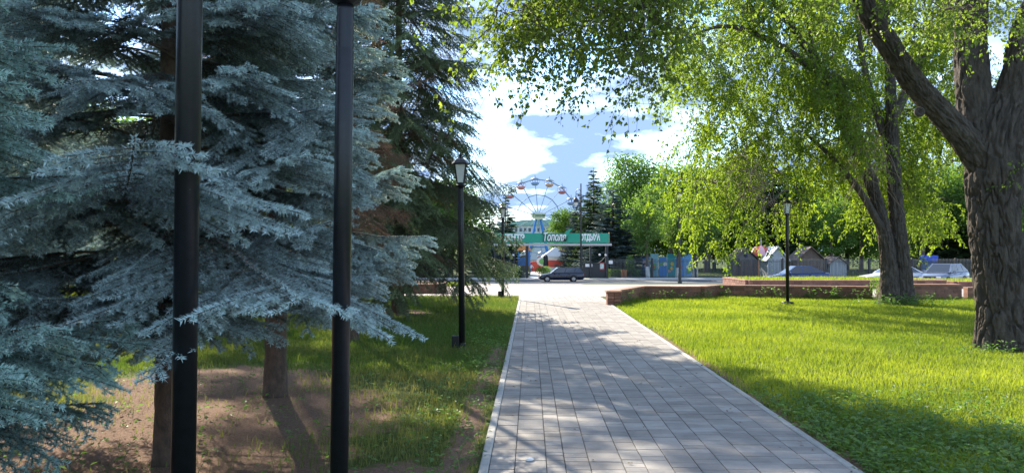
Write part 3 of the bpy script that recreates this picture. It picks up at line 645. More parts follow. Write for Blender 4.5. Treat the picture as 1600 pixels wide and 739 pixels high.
# a few leafy sprouts in front of the trunk and limb
sp = np.array([W(1585, 255, 11.9), W(1597, 285, 11.9), W(1500, 25, 11.9), W(1540, 50, 11.9), W(1465, 60, 11.9), W(1590, 20, 11.9), W(1580, 5, 11.9), W(1480, 10, 11.8), W(1430, 40, 11.9)])
Ps = strands(g, np.repeat(sp, 3, 0), g.uniform(0.25, 0.6, 27), 0.8, 0.8, 5, 0.2); c_ = strand_leaves(g, Ps, 9, 0.065)
cv = np.concatenate([a_[0], b_[0], c_[0]]); cf = np.concatenate([a_[1], b_[1] + len(a_[0]), c_[1] + len(a_[0]) + len(b_[0])])
link('crown', npmesh('crown', cv, cf, var=np.concatenate([a_[2], b_[2], c_[2]])), root1, M_LEAF_POPLAR)

# --- twin trunked tree with weeping foliage
g = np.random.default_rng(8); B2 = Vector((11.3, 22.6, -0.03)); root2 = empty('elm_tree', B2, 0, 'twin trunked tree with bright weeping foliage, in front of the brick wall', 'tree')
def lp2(px, py, dd=0): q = at(px, py, 22.6 + dd) - B2; return (q.x, q.y, q.z)
tw = [([(-0.17, 0, -0.05), (-0.2, 0, 0.4), lp2(1388, 400), lp2(1375, 330), lp2(1352, 260), lp2(1318, 170, -0.3), lp2(1280, 100, -0.6), lp2(1225, 20, -0.8), lp2(1180, -60, -1)], [0.37, 0.27, 0.215, 0.18, 0.15, 0.12, 0.095, 0.07, 0.035]),
      ([(0.27, 0.05, -0.05), (0.25, 0.05, 0.4), lp2(1409, 400), lp2(1401, 320), lp2(1396, 230), lp2(1394, 150), lp2(1390, 60, 0.3), lp2(1380, -60, 0.6), lp2(1390, -180, 0.9)], [0.39, 0.28, 0.22, 0.195, 0.17, 0.145, 0.11, 0.08, 0.035])]
lim2 = [([lp2(1384, 370), lp2(1345, 300, -0.3), lp2(1300, 245, -0.6), lp2(1262, 210, -0.9)], [0.12, 0.09, 0.07, 0.035]),
        ([lp2(1370, 285), lp2(1330, 225, -0.2), lp2(1295, 140, -0.3), lp2(1270, 60, -0.3), lp2(1255, -20, -0.3)], [0.12, 0.09, 0.07, 0.05, 0.03]),
        ([lp2(1397, 250), lp2(1370, 170, 0.3), lp2(1350, 90, 0.5), lp2(1340, 0, 0.7)], [0.15, 0.11, 0.08, 0.05]),
        ([lp2(1395, 190), lp2(1430, 120, 0.4), lp2(1470, 40, 0.8), lp2(1500, -40, 1)], [0.14, 0.11, 0.08, 0.05]),
        ([lp2(1300, 130, -0.4), lp2(1220, 70, -0.6), lp2(1140, 40, -0.5), lp2(1080, 55, -0.2)], [0.12, 0.09, 0.06, 0.03])]
skel = []
for pts, rad in tw:
    v_, f_, c, r = trunk_tube(pts, rad, 80, 0.05, 0.042, 6, 3.4, 2.0); link('trunk', tubes_mesh('trunk', [(v_, f_)]), root2, M_BARK_POPLAR); skel += list(c[len(c) // 2:])
for pts, rad in lim2:
    v_, f_, c, r = trunk_tube(pts, rad, 20, 0.1, 0.012, 9, 1.5, 4.0); link('limb', tubes_mesh('limb', [(v_, f_)]), root2, M_BARK_POPLAR); skel += list(c[2:])
def W2(px, py, d): q = at(px, py, d) - B2; return np.array([q.x, q.y, q.z])
tg = []
for k in range(185):                                       # weeping curtain on the left
    px = g.uniform(1040, 1300); lo = np.interp(px, [1040, 1090, 1130, 1200, 1250, 1300], [300, 395, 385, 345, 340, 240]); tg.append(W2(px, g.uniform(-120, lo), g.uniform(20.5, 26.5)))
for k in range(16): tg.append(W2(g.uniform(1285, 1375), g.uniform(60, 240), g.uniform(20.8, 22)))
for k in range(170): tg.append(W2(g.uniform(1260, 1540), g.uniform(-140, 230), g.uniform(22.5, 27)))
for k in range(45): tg.append(W2(g.uniform(1310, 1480), g.uniform(200, 340), g.uniform(23.4, 27)))
tg = np.concatenate([np.array(tg), in_ell(g, 40, (-1.0, 0.5, 12.5), (5.5, 4, 3.5))])
tb, ends = grow(g, skel, tg, 0.10, 0.013); ends = np.array(ends); st = ends[:, [3, 4, 5, 6, 6, 6]].reshape(-1, 3); st = st + g.normal(0, 0.12, st.shape)
P_ = strands(g, st, g.uniform(0.8, 2.0, len(st)), 0.6, 2.2, 8, 0.22); P2 = strands(g, P_[:, [2, 4, 6]].reshape(-1, 3), g.uniform(0.3, 0.7, len(st) * 3), 0.8, 1.2, 4, 0.2)
def keep(Q):
    ze = Q[:, -1, 2] + B2.z; z0_ = Q[:, 0, 2] + B2.z; lim = 0.7 + 2.6 * np.clip(fbm(np.stack([Q[:, -1, 0] * 0.9, Q[:, -1, 1] * 0.9, np.zeros(len(Q))], -1), 2) - 0.42, 0, 1) + 0.5 * g.random(len(Q)) ** 2; kk = z0_ > lim + 0.1; Q = Q[kk]; lim = lim[kk]; ze = Q[:, -1, 2] + B2.z; z0_ = Q[:, 0, 2] + B2.z
    f = np.clip((z0_ - lim) / np.maximum(z0_ - ze, 1e-3), 0.05, 1)[:, None, None]; return Q[:, :1] + (Q - Q[:, :1]) * f
P_ = keep(P_); P2 = keep(P2)
def off_lamp(Q):                                             # the crown is clear of the lamp post that stands at its edge
    q = Q + np.array(B2); return Q[~((q[..., 0] > 6.95) & (q[..., 0] < 8.65) & (q[..., 1] < 23.6) & (q[..., 2] < 3.5)).any(axis=1)]
P_ = off_lamp(P_); P2 = off_lamp(P2)
bv, bf = branch_geo(tb); tv, tf = strand_tubes(P_, 0.006, 0.002)
tag(link('branches', npmesh('branches', np.concatenate([bv, tv]), [np.concatenate([bf, tf + len(bv)])], smooth=True), root2, M_BARK_FAR), kind='stuff')
a_ = strand_leaves(g, P_, 32, 0.10, wr=(.45, .66)); b_ = strand_leaves(g, P2, 14, 0.095, wr=(.45, .66))
link('crown', npmesh('crown', np.concatenate([a_[0], b_[0]]), np.concatenate([a_[1], b_[1] + len(a_[0])]), var=np.concatenate([a_[2], b_[2]])), root2, M_LEAF_ELM)
# tangles of dead twigs hanging in the crown
ds = np.concatenate([in_ell(g, 70, W2(1175, 260, 21), (0.5, 0.4, 1.2)), in_ell(g, 90, W2(1355, 230, 21.6), (0.5, 0.4, 1.0))])
Pd = strands(g, ds, g.uniform(0.6, 1.6, len(ds)), 0.5, 1.6, 7, 0.35); tv, tf = strand_tubes(Pd, 0.008, 0.004)
o = link('dead_twigs', npmesh('dead_twigs', tv, tf), root2, mat('dead_twig', (0.26, 0.19, 0.13), 0.9)); tag(o, kind='stuff')

# --- trees further off: three broadleaf kinds and one spruce kind, copied
def far_tree(seed, H, rx, leaf, n_t, per, mat_leaf, trunk_r=0.16, whitewash=False, clear=0.25, fill=0.72):
    g = np.random.default_rng(seed); root = empty('broadleaf_tree', (0, 0, 0), 0)
    tpts = [(0, 0, -0.1), (0.05, 0, H * 0.12), (0.1 * H / 10, 0.1, H * 0.35), (0, 0.2, H * 0.62), (0.1, 0.1, H * 0.85)]
    v_, f_, c, r = trunk_tube(tpts, [trunk_r * 1.3, trunk_r, trunk_r * .85, trunk_r * .5, 0.03], 12, 0.3, 0.01, 10, 2, seed)
    trunk = link('trunk', tubes_mesh('trunk', [(v_, f_)]), root, M_BARK_FAR)
    if whitewash: MB().tube([(0, 0, 0.0), (0.03, 0, 0.6), (0.05, 0, 1.15)], [trunk_r * 1.36, trunk_r * 1.2, trunk_r * 1.12], 12).build('whitewash', M_WHITE, trunk)
    cz = H * (clear + (1 - clear) * 0.5); rz = H * (1 - clear) * 0.5
    # clumps on and in an uneven crown
    cl = in_ell(g, n_t, (0, 0, cz), (rx * fill, rx * fill, rz * 0.86)); tb, ends = grow(g, c[len(c) // 3:], cl, 0.1, 0.012)
    bv, bf = branch_geo(tb); tag(link('branches', npmesh('branches', bv, bf), root, M_BARK_FAR), kind='stuff')
    sz = g.uniform(0.55, 1.2, n_t) * rx * 0.34; P = np.repeat(cl, per, 0) + norm(g.normal(size=(n_t * per, 3))) * (g.random((n_t * per, 1)) ** 0.33) * np.repeat(sz, per)[:, None] * np.array([1.15, 1.15, 0.75])
    n = len(P); D = norm(g.normal(size=(n, 3)) + np.array([0, 0, -0.4])); Nn = norm(norm(P - np.array([0, 0, cz])) * 0.5 + g.normal(size=(n, 3)) * 0.8 + np.array([0, 0, 0.5])); le = leaf * g.uniform(0.6, 1.3, n)
    v_, f_ = leaves_geo(P, D, Nn, le, le * 0.75); tone = np.repeat(g.normal(0, 0.14, n_t), per)
    link('crown', npmesh('crown', v_, f_, var=np.repeat(np.clip(0.5 + tone + g.normal(0, 0.18, n), 0, 1), 4)), root, mat_leaf)
    return root
def far_spruce(seed, H, rx, mat_leaf):
    g = np.random.default_rng(seed); root = empty('spruce_tree', (0, 0, 0), 0)
    MB().tube([(0, 0, -0.1), (0, 0, H * 0.5), (0, 0, H)], [0.17, 0.1, 0.02], 8).build('trunk', M_BARK_SPRUCE, root)
    P = []; D = []; z = 0.5
    while z < H - 0.15:
        t = z / H; r = rx * (1 - t) ** 0.85 + 0.08
        nb = max(5, int(15 * (1 - t) + 5))
        for j in range(nb):
            an = g.uniform(0, 6.283); ln = r * g.uniform(0.7, 1.12); m = max(4, int(ln * 13)); s = np.linspace(0.15, 1, m)
            p = np.stack([np.cos(an) * s * ln, np.sin(an) * s * ln, z + g.uniform(-.12, .12) - 0.25 * ln * s + 0.18 * ln * s ** 3], -1); dr = np.array([math.cos(an), math.sin(an), -0.15])
            wv = (1.1 - s) * 0.35 * ln
            for q in range(5):
                off = g.uniform(-1, 1, m); pp = p + np.stack([-np.sin(an) * off * wv, np.cos(an) * off * wv, -np.abs(off) * wv * 0.3 + g.uniform(-.05, .05, m)], -1)
                P.append(pp); D.append(norm(dr + np.stack([-np.sin(an) * off * 0.8, np.cos(an) * off * 0.8, g.uniform(-.25, .2, m)], -1)))
        z += 0.24 + 0.08 * t
    P = np.concatenate(P); D = np.concatenate(D); n = len(P); le = g.uniform(0.14, 0.30, n)
    v_, f_ = leaves_geo(P, D, norm(g.normal(size=(n, 3)) * 0.45 + np.array([0, 0, 1.0])), le, le * 0.34, 0.1)
    link('crown', npmesh('crown', v_, f_, var=np.repeat(np.clip(g.normal(0.5, 0.25, n), 0, 1), 4)), root, mat_leaf)
    return root
M_NB2 = leaf_mat('far_blue_needles', (0.07, 0.11, 0.105), (0.17, 0.235, 0.235), trans=0.12, tcol=(1, 1, 0.8), objvar=0.12)
M_NG2 = leaf_mat('far_green_needles', (0.045, 0.08, 0.04), (0.11, 0.165, 0.075), trans=0.2, tcol=(1.1, 1.2, 0.6), objvar=0.12)
ORD = ['first', 'second', 'third', 'fourth', 'fifth', 'sixth', 'seventh', 'eighth', 'ninth', 'tenth', 'eleventh', 'twelfth', 'thirteenth', 'fourteenth', 'fifteenth']
KIND = {'round': far_tree(101, 10, 3.4, 0.20, 110, 85, M_LEAF_FAR), 'tall': far_tree(102, 10, 2.3, 0.18, 95, 80, M_LEAF_FAR, clear=0.15), 'light': far_tree(103, 10, 2.3, 0.20, 70, 75, M_LEAF_LIGHT, whitewash=True, clear=0.2, fill=0.75),
        'bushy': far_tree(107, 10, 4.2, 0.26, 120, 85, M_LEAF_FAR, clear=0.02, fill=0.8), 'orange': far_tree(104, 10, 3.6, 0.3, 50, 60, M_LEAF_ORANGE), 'bluespruce': far_spruce(105, 10, 2.6, M_NB2), 'greenspruce': far_spruce(106, 10, 2.3, M_NG2)}
used = set(); gt = random.Random(9)
def plant(kind, px, top, d, label, wide=1.0, group=None, X=None):
    src = KIND[kind]; o = src if kind not in used else copy_tree(src); used.add(kind)
    x = ax(px, d) if X is None else X; zg = gzf(d); h = az(top, d) - zg; s = h / 10
    o.location = (x, d, zg - 0.02); o.scale = (s * wide * 1.55, s * wide * 1.55, s); o.rotation_euler = (0, 0, gt.uniform(0, 6.28))
    tag(o, label, 'spruce tree' if 'spruce' in kind else 'tree', group)
plant('round', 985, 232, 104, 'rounded dark green tree rising above the blue spruces by the gate', 0.62)
plant('bluespruce', 958, 292, 90, 'wide blue green spruce directly right of the gate', 1.15)
plant('greenspruce', 928, 262, 97, 'slim pointed spruce behind the tall street lamp', 0.72)
plant('bluespruce', 906, 300, 101, 'blue spruce half hidden by the gate posts', 0.75)
plant('tall', 884, 312, 108, 'slender leafy tree right of the ferris wheel', 0.85)
plant('light', 1012, 280, 85.5, 'light green tree with whitewashed trunk before the blue mural', 0.72)
plant('light', 1058, 300, 87, 'light green tree with whitewashed trunk just right of the mural', 0.75)
plant('light', 1086, 292, 89, 'pale green tree with white trunk base left of the brown shed', 1.0)
plant('greenspruce', 790, 305, 98, 'dark spruce left of the ferris wheel', 0.8)
plant('bluespruce', 765, 318, 94, 'small blue spruce behind the left gate sign', 0.9)
plant('orange', 869, 383, 128, 'orange leafed small tree beyond the gate', 0.9)
plant('round', 818, 366, 200, 'distant green tree under the ferris wheel', 0.9); plant('round', 893, 330, 150, 'distant green tree behind the right side of the ferris wheel', 0.7)
for k, (px, top, d, kd, wd) in enumerate([(1050, 250, 112, 'round', .7), (1105, 225, 106, 'tall', .9), (1160, 240, 115, 'round', .75), (1208, 235, 104, 'greenspruce', .8), (1250, 255, 110, 'round', .75), (1300, 290, 98, 'tall', .9),
                              (1345, 262, 108, 'round', .75), (1392, 240, 100, 'tall', .95), (1440, 250, 96, 'round', .8), (1490, 230, 102, 'greenspruce', .9), (1530, 240, 94, 'round', .85), (1590, 220, 97, 'round', .8), (1660, 215, 100, 'tall', 1)]):
    plant(kd, px, top, d, '%s tree from the left in the tall row behind the sheds and cars' % ORD[k], wd, 'trees behind the sheds and parked cars')
for k, (px, top, d, kd, wd) in enumerate([(-150, 120, 46, 'round', .9), (-20, 160, 52, 'light', 1.1), (90, 130, 44, 'round', .9), (200, 190, 60, 'light', 1.1), (300, 150, 50, 'round', .9), (395, 200, 66, 'tall', 1.2), (470, 170, 58, 'round', .8), (560, 220, 75, 'round', .8), (640, 250, 88, 'greenspruce', 1), (705, 270, 92, 'round', .8)]):
    plant(kd, px, top, d, '%s tree from the left of those glimpsed behind the spruce boughs' % ORD[k], wd, 'trees behind the left spruces')

for k in range(15):
    plant('bushy', 960 + k * 52, [300, 285, 275, 290][k % 4], 118 + (k * 7) % 16, '%s low bushy tree from the gate in the backmost row on the right' % ORD[k], 0.75, 'bushy background trees on the right')
for k in range(13):
    plant('bushy', -260 + k * 80, [285, 300, 270][k % 3], 84 + (k * 9) % 20, '%s low bushy tree from the left in the backmost row behind the spruces' % ORD[k], 0.8, 'bushy background trees on the left')
# ------------------------------------------------------------------ lamp posts
def lamp_post(x, y, label, H=3.2, r=0.05, box=True, lean=(0, 0), base=0.0, group='black garden lamp posts', boxside=-1):
    root = empty('lamp_post', (x, y, base), 0, label, 'lamp post', group); root.rotation_euler = (lean[1], lean[0], 0)
    k = H / 3.2; zc = 2.62 * k
    mb = MB(); mb.smooth = True; mb.lathe([(r, -0.05), (r, zc - 0.24), (r * 0.97, zc - 0.235)] + [(r * (1.0 if q % 2 else 0.93), zc - 0.23 + q * 0.018) for q in range(12)] + [(r * .9, zc)], 20); mb.build('pole', M_BLACK, root)
    mb = MB(); mb.lathe([(r * 1.9, -0.01), (r * 1.9, 0.02), (r * 1.25, 0.03), (r * 1.2, 0.09), (r, 0.1)], 16); mb.build('base_flange', M_BLACK, root)
    if box: MB().box((boxside * (r + 0.05), -0.02, 0.12), (0.12, 0.11, 0.2), bev=0.012).build('junction_box', M_BLACK, root)
    mb = MB(); mb.smooth = False; mb.lathe([(r * 1.0, zc), (r * 1.7, zc + 0.015), (r * 1.9, zc + 0.035), (r * 1.2, zc + 0.05), (0.055, zc + 0.08)], 12); collar = mb.build('lantern_collar', M_BLACK, root)
    z0 = zc + 0.08; z1 = zc + 0.37
    for q in range(4):                                    # lantern: four tapering panes, ribs, hat
        a = q * math.pi / 2 + math.pi / 4; a2 = a + math.pi / 2
        c0 = [(0.068 * math.cos(a), 0.068 * math.sin(a), z0), (0.068 * math.cos(a2), 0.068 * math.sin(a2), z0), (0.118 * math.cos(a2), 0.118 * math.sin(a2), z1), (0.118 * math.cos(a), 0.118 * math.sin(a), z1)]
        c1 = [(u * 0.93, v_ * 0.93, w_) for u, v_, w_ in c0]
        MB().add(c0 + c1, [(0, 1, 2, 3), (7, 6, 5, 4), (0, 4, 5, 1), (1, 5, 6, 2), (2, 6, 7, 3), (3, 7, 4, 0)]).build('pane', M_LAMPGLASS, root)
        MB().tube([(0.075 * math.cos(a), 0.075 * math.sin(a), z0 - 0.01), (0.126 * math.cos(a), 0.126 * math.sin(a), z1 + 0.005)], 0.01, 6).build('rib', M_BLACK, root)
    mb = MB(); mb.lathe([(0.145, z1), (0.15, z1 + 0.02), (0.10, z1 + 0.075), (0.05, z1 + 0.105), (0.03, z1 + 0.11), (0.022, z1 + 0.14), (0.03, z1 + 0.16), (0.008, z1 + 0.2)], 8); mb.build('lantern_hat', M_BLACK, root)
    return root
# thick plain pole: a taller mast close to the camera
t = empty('lamp_mast', (ax(288, 3.6), 3.6, 0), 0, 'thick glossy black mast nearest the camera, in front of the blue spruce', 'mast'); t.rotation_euler = (0, R(0.35), 0)
mb = MB(); mb.smooth = True; mb.lathe([(0.055, -0.05), (0.055, 1.92), (0.0575, 1.925), (0.0575, 5.4), (0.05, 5.42), (0.045, 6.0)], 32); mb.build('pole', M_BLACK, t)
MB().lathe([(0.12, -0.01), (0.12, 0.025), (0.07, 0.03), (0.065, 0.1)], 20).build('base_flange', M_BLACK, t)
mb = MB(); mb.smooth = True; mb.lathe([(0.05, 6.0), (0.16, 6.05), (0.2, 6.2), (0.2, 6.4), (0.08, 6.5), (0.02, 6.55)], 20); mb.build('lamp_head', M_LAMPGLASS, t)
MB().lathe([(0.24, 6.41), (0.25, 6.44), (0.1, 6.56), (0.02, 6.6)], 20).build('lamp_hat', M_BLACK, t)
lamp_post(ax(530, 3.95), 3.95, 'slim glossy black lamp post close by, with ringed collar at the top edge', box=False, lean=(R(0.55), 0), H=3.5, r=0.046)
lamp_post(ax(722, 12.5), 12.5, 'black lamp post with junction box on the left grass beside the path', lean=(R(-0.5), 0))
lamp_post(ax(785.5, 26), 26, 'lamp post at the far left corner of the lawn where the path meets the plaza', lean=(R(0.1), 0))
lamp_post(ax(1230, 22.8), 22.8, 'black lamp post standing alone on the sunny right lawn', box=False)
MB().box((0, 0, 0.03), (0.3, 0.22, 0.1), bev=0.01).build('base_block', M_BLACK, [o for o in col.objects if o.get('label', '').startswith('black lamp post standing alone')][0])

def street_lamp(x, y, H, label, arm):
    zg = gzf(y); root = empty('street_lamp', (x, y, zg), 0, label, 'street lamp', 'tall street lamps')
    MB().tube([(0, 0, 0), (0, 0, 1.2), (0, 0, H)], [0.11, 0.10, 0.06], 12).build('pole', M_IRON, root)
    MB().lathe([(0.2, 0), (0.2, 0.15), (0.15, 0.35), (0.13, 0.8), (0.11, 1.0)], 12).build('base', M_IRON, root)
    if arm:
        MB().tube([(0, 0, H - 0.8), (-0.25, 0, H - 0.55), (-0.5, 0, H - 0.75), (-0.52, 0, H - 1.3)], 0.03, 8).build('arm', M_IRON, root)
        hx, hz = -0.52, H - 2.05
    else: hx, hz = 0, H - 0.1
    MB().lathe([(0.24, hz + 0.1), (0.34, hz + 0.12), (0.22, hz + 0.45), (0.09, hz + 0.62), (0.04, hz + 0.8)], 12, (hx, 0, 0)).build('lamp_hat', M_IRON, root)
    MB().lathe([(0.08, hz - 0.3), (0.19, hz - 0.15), (0.22, hz + 0.1)], 12, (hx, 0, 0)).build('lamp_globe', M_LAMPGLASS, root)
street_lamp(ax(910.5, 77), 78.9, 9.9, 'tall dark street lamp with hanging lantern in front of the gate', True)
street_lamp(ax(1062, 68.5), 68.5, 8.0, 'tall dark street lamp on the grass strip, right of the gate', False)

# ------------------------------------------------------------------ text
def text_mesh(body, size, name, material, parent, loc, shear=0.0, bold=0.0, depth=0.03, width=None, rot=(R(90), 0, 0)):
    fc = bpy.data.curves.new('lettering', 'FONT'); fc.body = body; fc.size = size; fc.align_x = 'CENTER'; fc.shear = shear; fc.offset = bold; fc.extrude = depth; fc.resolution_u = 3
    fo = bpy.data.objects.new('lettering', fc); col.objects.link(fo); dg = bpy.context.evaluated_depsgraph_get(); dg.update()
    me = bpy.data.meshes.new_from_object(fo.evaluated_get(dg)); bpy.data.objects.remove(fo); bpy.data.curves.remove(fc)
    me.materials.clear(); o = link(name, me, parent, material)
    if width: xs = [v_.co.x for v_ in me.vertices]; sc = width / (max(xs) - min(xs)); o.scale = (sc, 1, 1)
    o.location = loc; o.rotation_euler = rot
    return o
# ------------------------------------------------------------------ park gate
GY = 82.0; gzr = gzf(GY); gx0 = ax(772, GY); gx1 = ax(951, GY)
gate = empty('entrance_gate', (ax(866, GY), GY, gzr), 0, 'park entrance gate with long green sign and white lettering', 'gate'); ox = ax(866, GY)
def GZ(py): return az(py, GY) - gzr
def GXl(px): return ax(px, GY) - ox
zt, zb = GZ(364.5), GZ(379.5)
sign = MB().box(((gx0 + gx1) / 2 - ox, -0.1, (zt + zb) / 2), (gx1 - gx0, 0.5, zt - zb), bev=0.02).build('sign_board', M_SIGNGREEN, gate)
M_SIGNEND = mat('sign_edge', (0.55, 0.25, 0.12), 0.6, var=0.1)
MB().box((gx1 - ox + 0.03, -0.1, (zt + zb) / 2 + 0.03), (0.06, 0.52, zt - zb + 0.1)).build('sign_end_cap', M_SIGNEND, gate)
MB().box(((gx0 + gx1) / 2 - ox + 0.1, 0, (GZ(380.5) + GZ(384)) / 2), (gx1 - gx0 + 0.4, 0.7, GZ(380.5) - GZ(384)), bev=0.02).build('lintel', M_CONCRETE, gate)
M_TEXTW = mat('sign_white', (0.85, 0.86, 0.84), 0.4, var=0.03); M_TEXTG = mat('sign_dark_green', (0.0, 0.15, 0.10), 0.4, var=0.03)
text_mesh('ЦЕНТР', 0.85, 'lettering', M_TEXTW, sign, (GXl(802), -0.38, GZ(375.3)), bold=0.05, width=(820 - 785) / FOC * GY)
text_mesh('ОТДЫХА', 0.85, 'lettering', M_TEXTW, sign, (GXl(921.5), -0.38, GZ(375.3)), bold=0.05, width=(937 - 906) / FOC * GY)
text_mesh('Тополя', 1.15, 'lettering', M_TEXTG, sign, (GXl(865.5), -0.42, GZ(376)), shear=0.22, bold=0.10, width=(886 - 845) / FOC * GY, depth=0.03)
text_mesh('Тополя', 1.15, 'lettering', M_TEXTW, sign, (GXl(865.5), -0.47, GZ(376)), shear=0.22, bold=0.03, width=(883 - 848) / FOC * GY, depth=0.02)
mb = MB()                                              # leaf emblem above the name
lf = [(0, 0), (0.28, 0.18), (0.42, 0.55), (0.75, 0.85), (0.35, 0.82), (-0.05, 0.55), (-0.1, 0.2)]
mb.prism([(x + GXl(884), z + GZ(370)) for x, z in lf], 0.06, Matrix.Translation((0, -0.44, 0))); mb.build('leaf_emblem', M_SIGNGREEN, sign)
def post(px, w_=0.26, top=384.2): MB().box((GXl(px), 0, GZ(top) / 2), (w_, 0.3, GZ(top)), bev=0.02).build('post', M_IRON, gate)
for px in (773, 803.5, 823.5, 908.5, 922.5, 948): post(px, 0.3 if px in (823.5, 948) else 0.2)
for a, b in ((910, 947), (774, 803)):                  # swag of chain with globe lamps, dark infill panels
    mb = MB(); pts = []
    for q in range(13):
        u = q / 12; pts.append((GXl(a + (b - a) * u), -0.05, GZ(399) - 0.9 * (1 - (2 * u - 1) ** 2)))
    mb.tube(pts, 0.035, 6); mb.build('chain', M_IRON, gate)
    MB().box((GXl((a + b) / 2), 0.05, (GZ(411) + GZ(434)) / 2), ((b - a) / FOC * GY - 0.15, 0.06, GZ(411) - GZ(434))).build('infill_panel', M_IRON, gate)
    for px, py in ((a + 0.72 * (b - a), 398), (b - 1, 398.5)):
        MB().lathe([(0.02, -.12), (0.1, -.08), (0.13, 0), (0.1, .08), (0.02, .12)], 10, (GXl(px), -0.2, GZ(py))).build('globe_lamp', M_WHITE, gate)
mb = MB(); mb.box((GXl(920), -0.02, GZ(414.5)), (11 / FOC * GY, 0.05, 4.5 / FOC * GY)); notice = mb.build('notice_plate', M_WHITE, gate)
M_POST_R = mat('poster_red', (0.55, 0.05, 0.05), 0.5, var=0.05)
M_POST_T = mat('poster_teal', (0.2, 0.5, 0.45), 0.5, c2=(0.7, 0.75, 0.7), scale=6)
MB().box((GXl(940.5), -0.03, GZ(416)), (7 / FOC * GY, 0.05, 11 / FOC * GY)).build('poster', M_POST_R, gate); MB().box((GXl(940.3), -0.06, GZ(416)), (5.5 / FOC * GY, 0.02, 7.5 / FOC * GY)).build('poster_print', M_POST_T, gate)
# open leaf of the gate
leaf = empty('gate_leaf', (ax(822.5, GY), GY + 0.3, gzr), R(118), 'open barred gate leaf swung inward at the left gate post', 'gate leaf')
mb = MB(); mb.box((1.3, 0, 0.2), (2.6, 0.05, 0.06)); mb.build('rail', M_FENCE, leaf); mb = MB(); mb.tube([(0, 0, 2.6), (0.8, 0, 2.5), (1.7, 0, 2.1), (2.6, 0, 1.5)], 0.03, 6); mb.build('rail', M_FENCE, leaf)
for q in range(19):
    xq = q * 2.6 / 18; hq = np.interp(xq, [0, .8, 1.7, 2.6], [2.6, 2.5, 2.1, 1.5]); MB().box((xq, 0, hq / 2 + 0.05), (0.03, 0.03, hq - 0.1)).build('picket', M_FENCE, leaf)
# iron fence
pme = MB().box((0, 0, 1.0), (0.035, 0.035, 1.95)).add([(-.03, -.03, 1.97), (.03, -.03, 1.97), (.03, .03, 1.97), (-.03, .03, 1.97), (0, 0, 2.12)], [(0, 1, 4), (1, 2, 4), (2, 3, 4), (3, 0, 4)])
def fence(x0, x1, label, step):
    root = empty('iron_fence', (x0, GY, gzr), 0, label, 'fence'); me = None; x = 0.2
    while x < x1 - x0 - 0.1:
        if me is None: o = pme.build('picket', M_FENCE, root); me = o.data
        else: o = bpy.data.objects.new('picket', me); col.objects.link(o); o.parent = root
        o.location = (x, 0, 0.05); x += step
    for z in (0.25, 1.85): MB().box(((x1 - x0) / 2, 0, z), (x1 - x0, 0.05, 0.05)).build('rail', M_FENCE, root)
    n = int((x1 - x0) / 4.2)
    for q in range(1, n + 1): MB().box((q * (x1 - x0) / (n + .001), 0, 1.1), (0.22, 0.22, 2.2), bev=0.02).build('post', M_IRON, root)
    MB().box(((x1 - x0) / 2, 0, 0.06), (x1 - x0, 0.25, 0.16)).build('plinth', M_CONCRETE, root)
fence(ax(951, GY), 52, 'dark iron picket fence along the street, right of the gate', 0.15)
fence(-26, ax(771, GY), 'dark iron picket fence along the street, left of the gate', 0.16)
o = MB().box((0, 0, 0), (0.42, 0.03, 0.36)).build('notice_sign', M_WHITE); o.location = (ax(954, GY), GY - 0.08, az(409.5, GY)); tag(o, 'small white notice fixed to the fence beside the gate', 'sign')

# ------------------------------------------------------------------ ferris wheel
FY = 172.0; fz = az(338, FY); FR = 58 / FOC * FY; zg = gzf(FY)
fw = empty('ferris_wheel', (ax(841, FY), FY, zg), 0, 'pale blue ferris wheel with round coloured gondolas behind the gate', 'ferris wheel'); hz = fz - zg
M_WHEEL = mat('wheel_paint', (0.27, 0.36, 0.44), 0.5, var=0.1); M_TOWER = mat('tower_blue', (0.03, 0.22, 0.62), 0.5, var=0.1)
M_CREAM = mat('cream_paint', (0.72, 0.68, 0.45), 0.5, var=0.05)
GC = [mat('gondola_' + n_, tuple(q * 0.75 + 0.16 for q in c_), 0.4, var=0.05) for n_, c_ in (('blue', (0.10, 0.30, 0.65)), ('orange', (0.75, 0.30, 0.08)), ('crimson', (0.55, 0.03, 0.08)), ('navy', (0.08, 0.20, 0.5)), ('red', (0.75, 0.12, 0.08)), ('yellow', (0.75, 0.5, 0.1)))]
NC = 16; a_off = R(95)
def fp(a, r, y=0): return (r * math.cos(a), y, hz + r * math.sin(a))
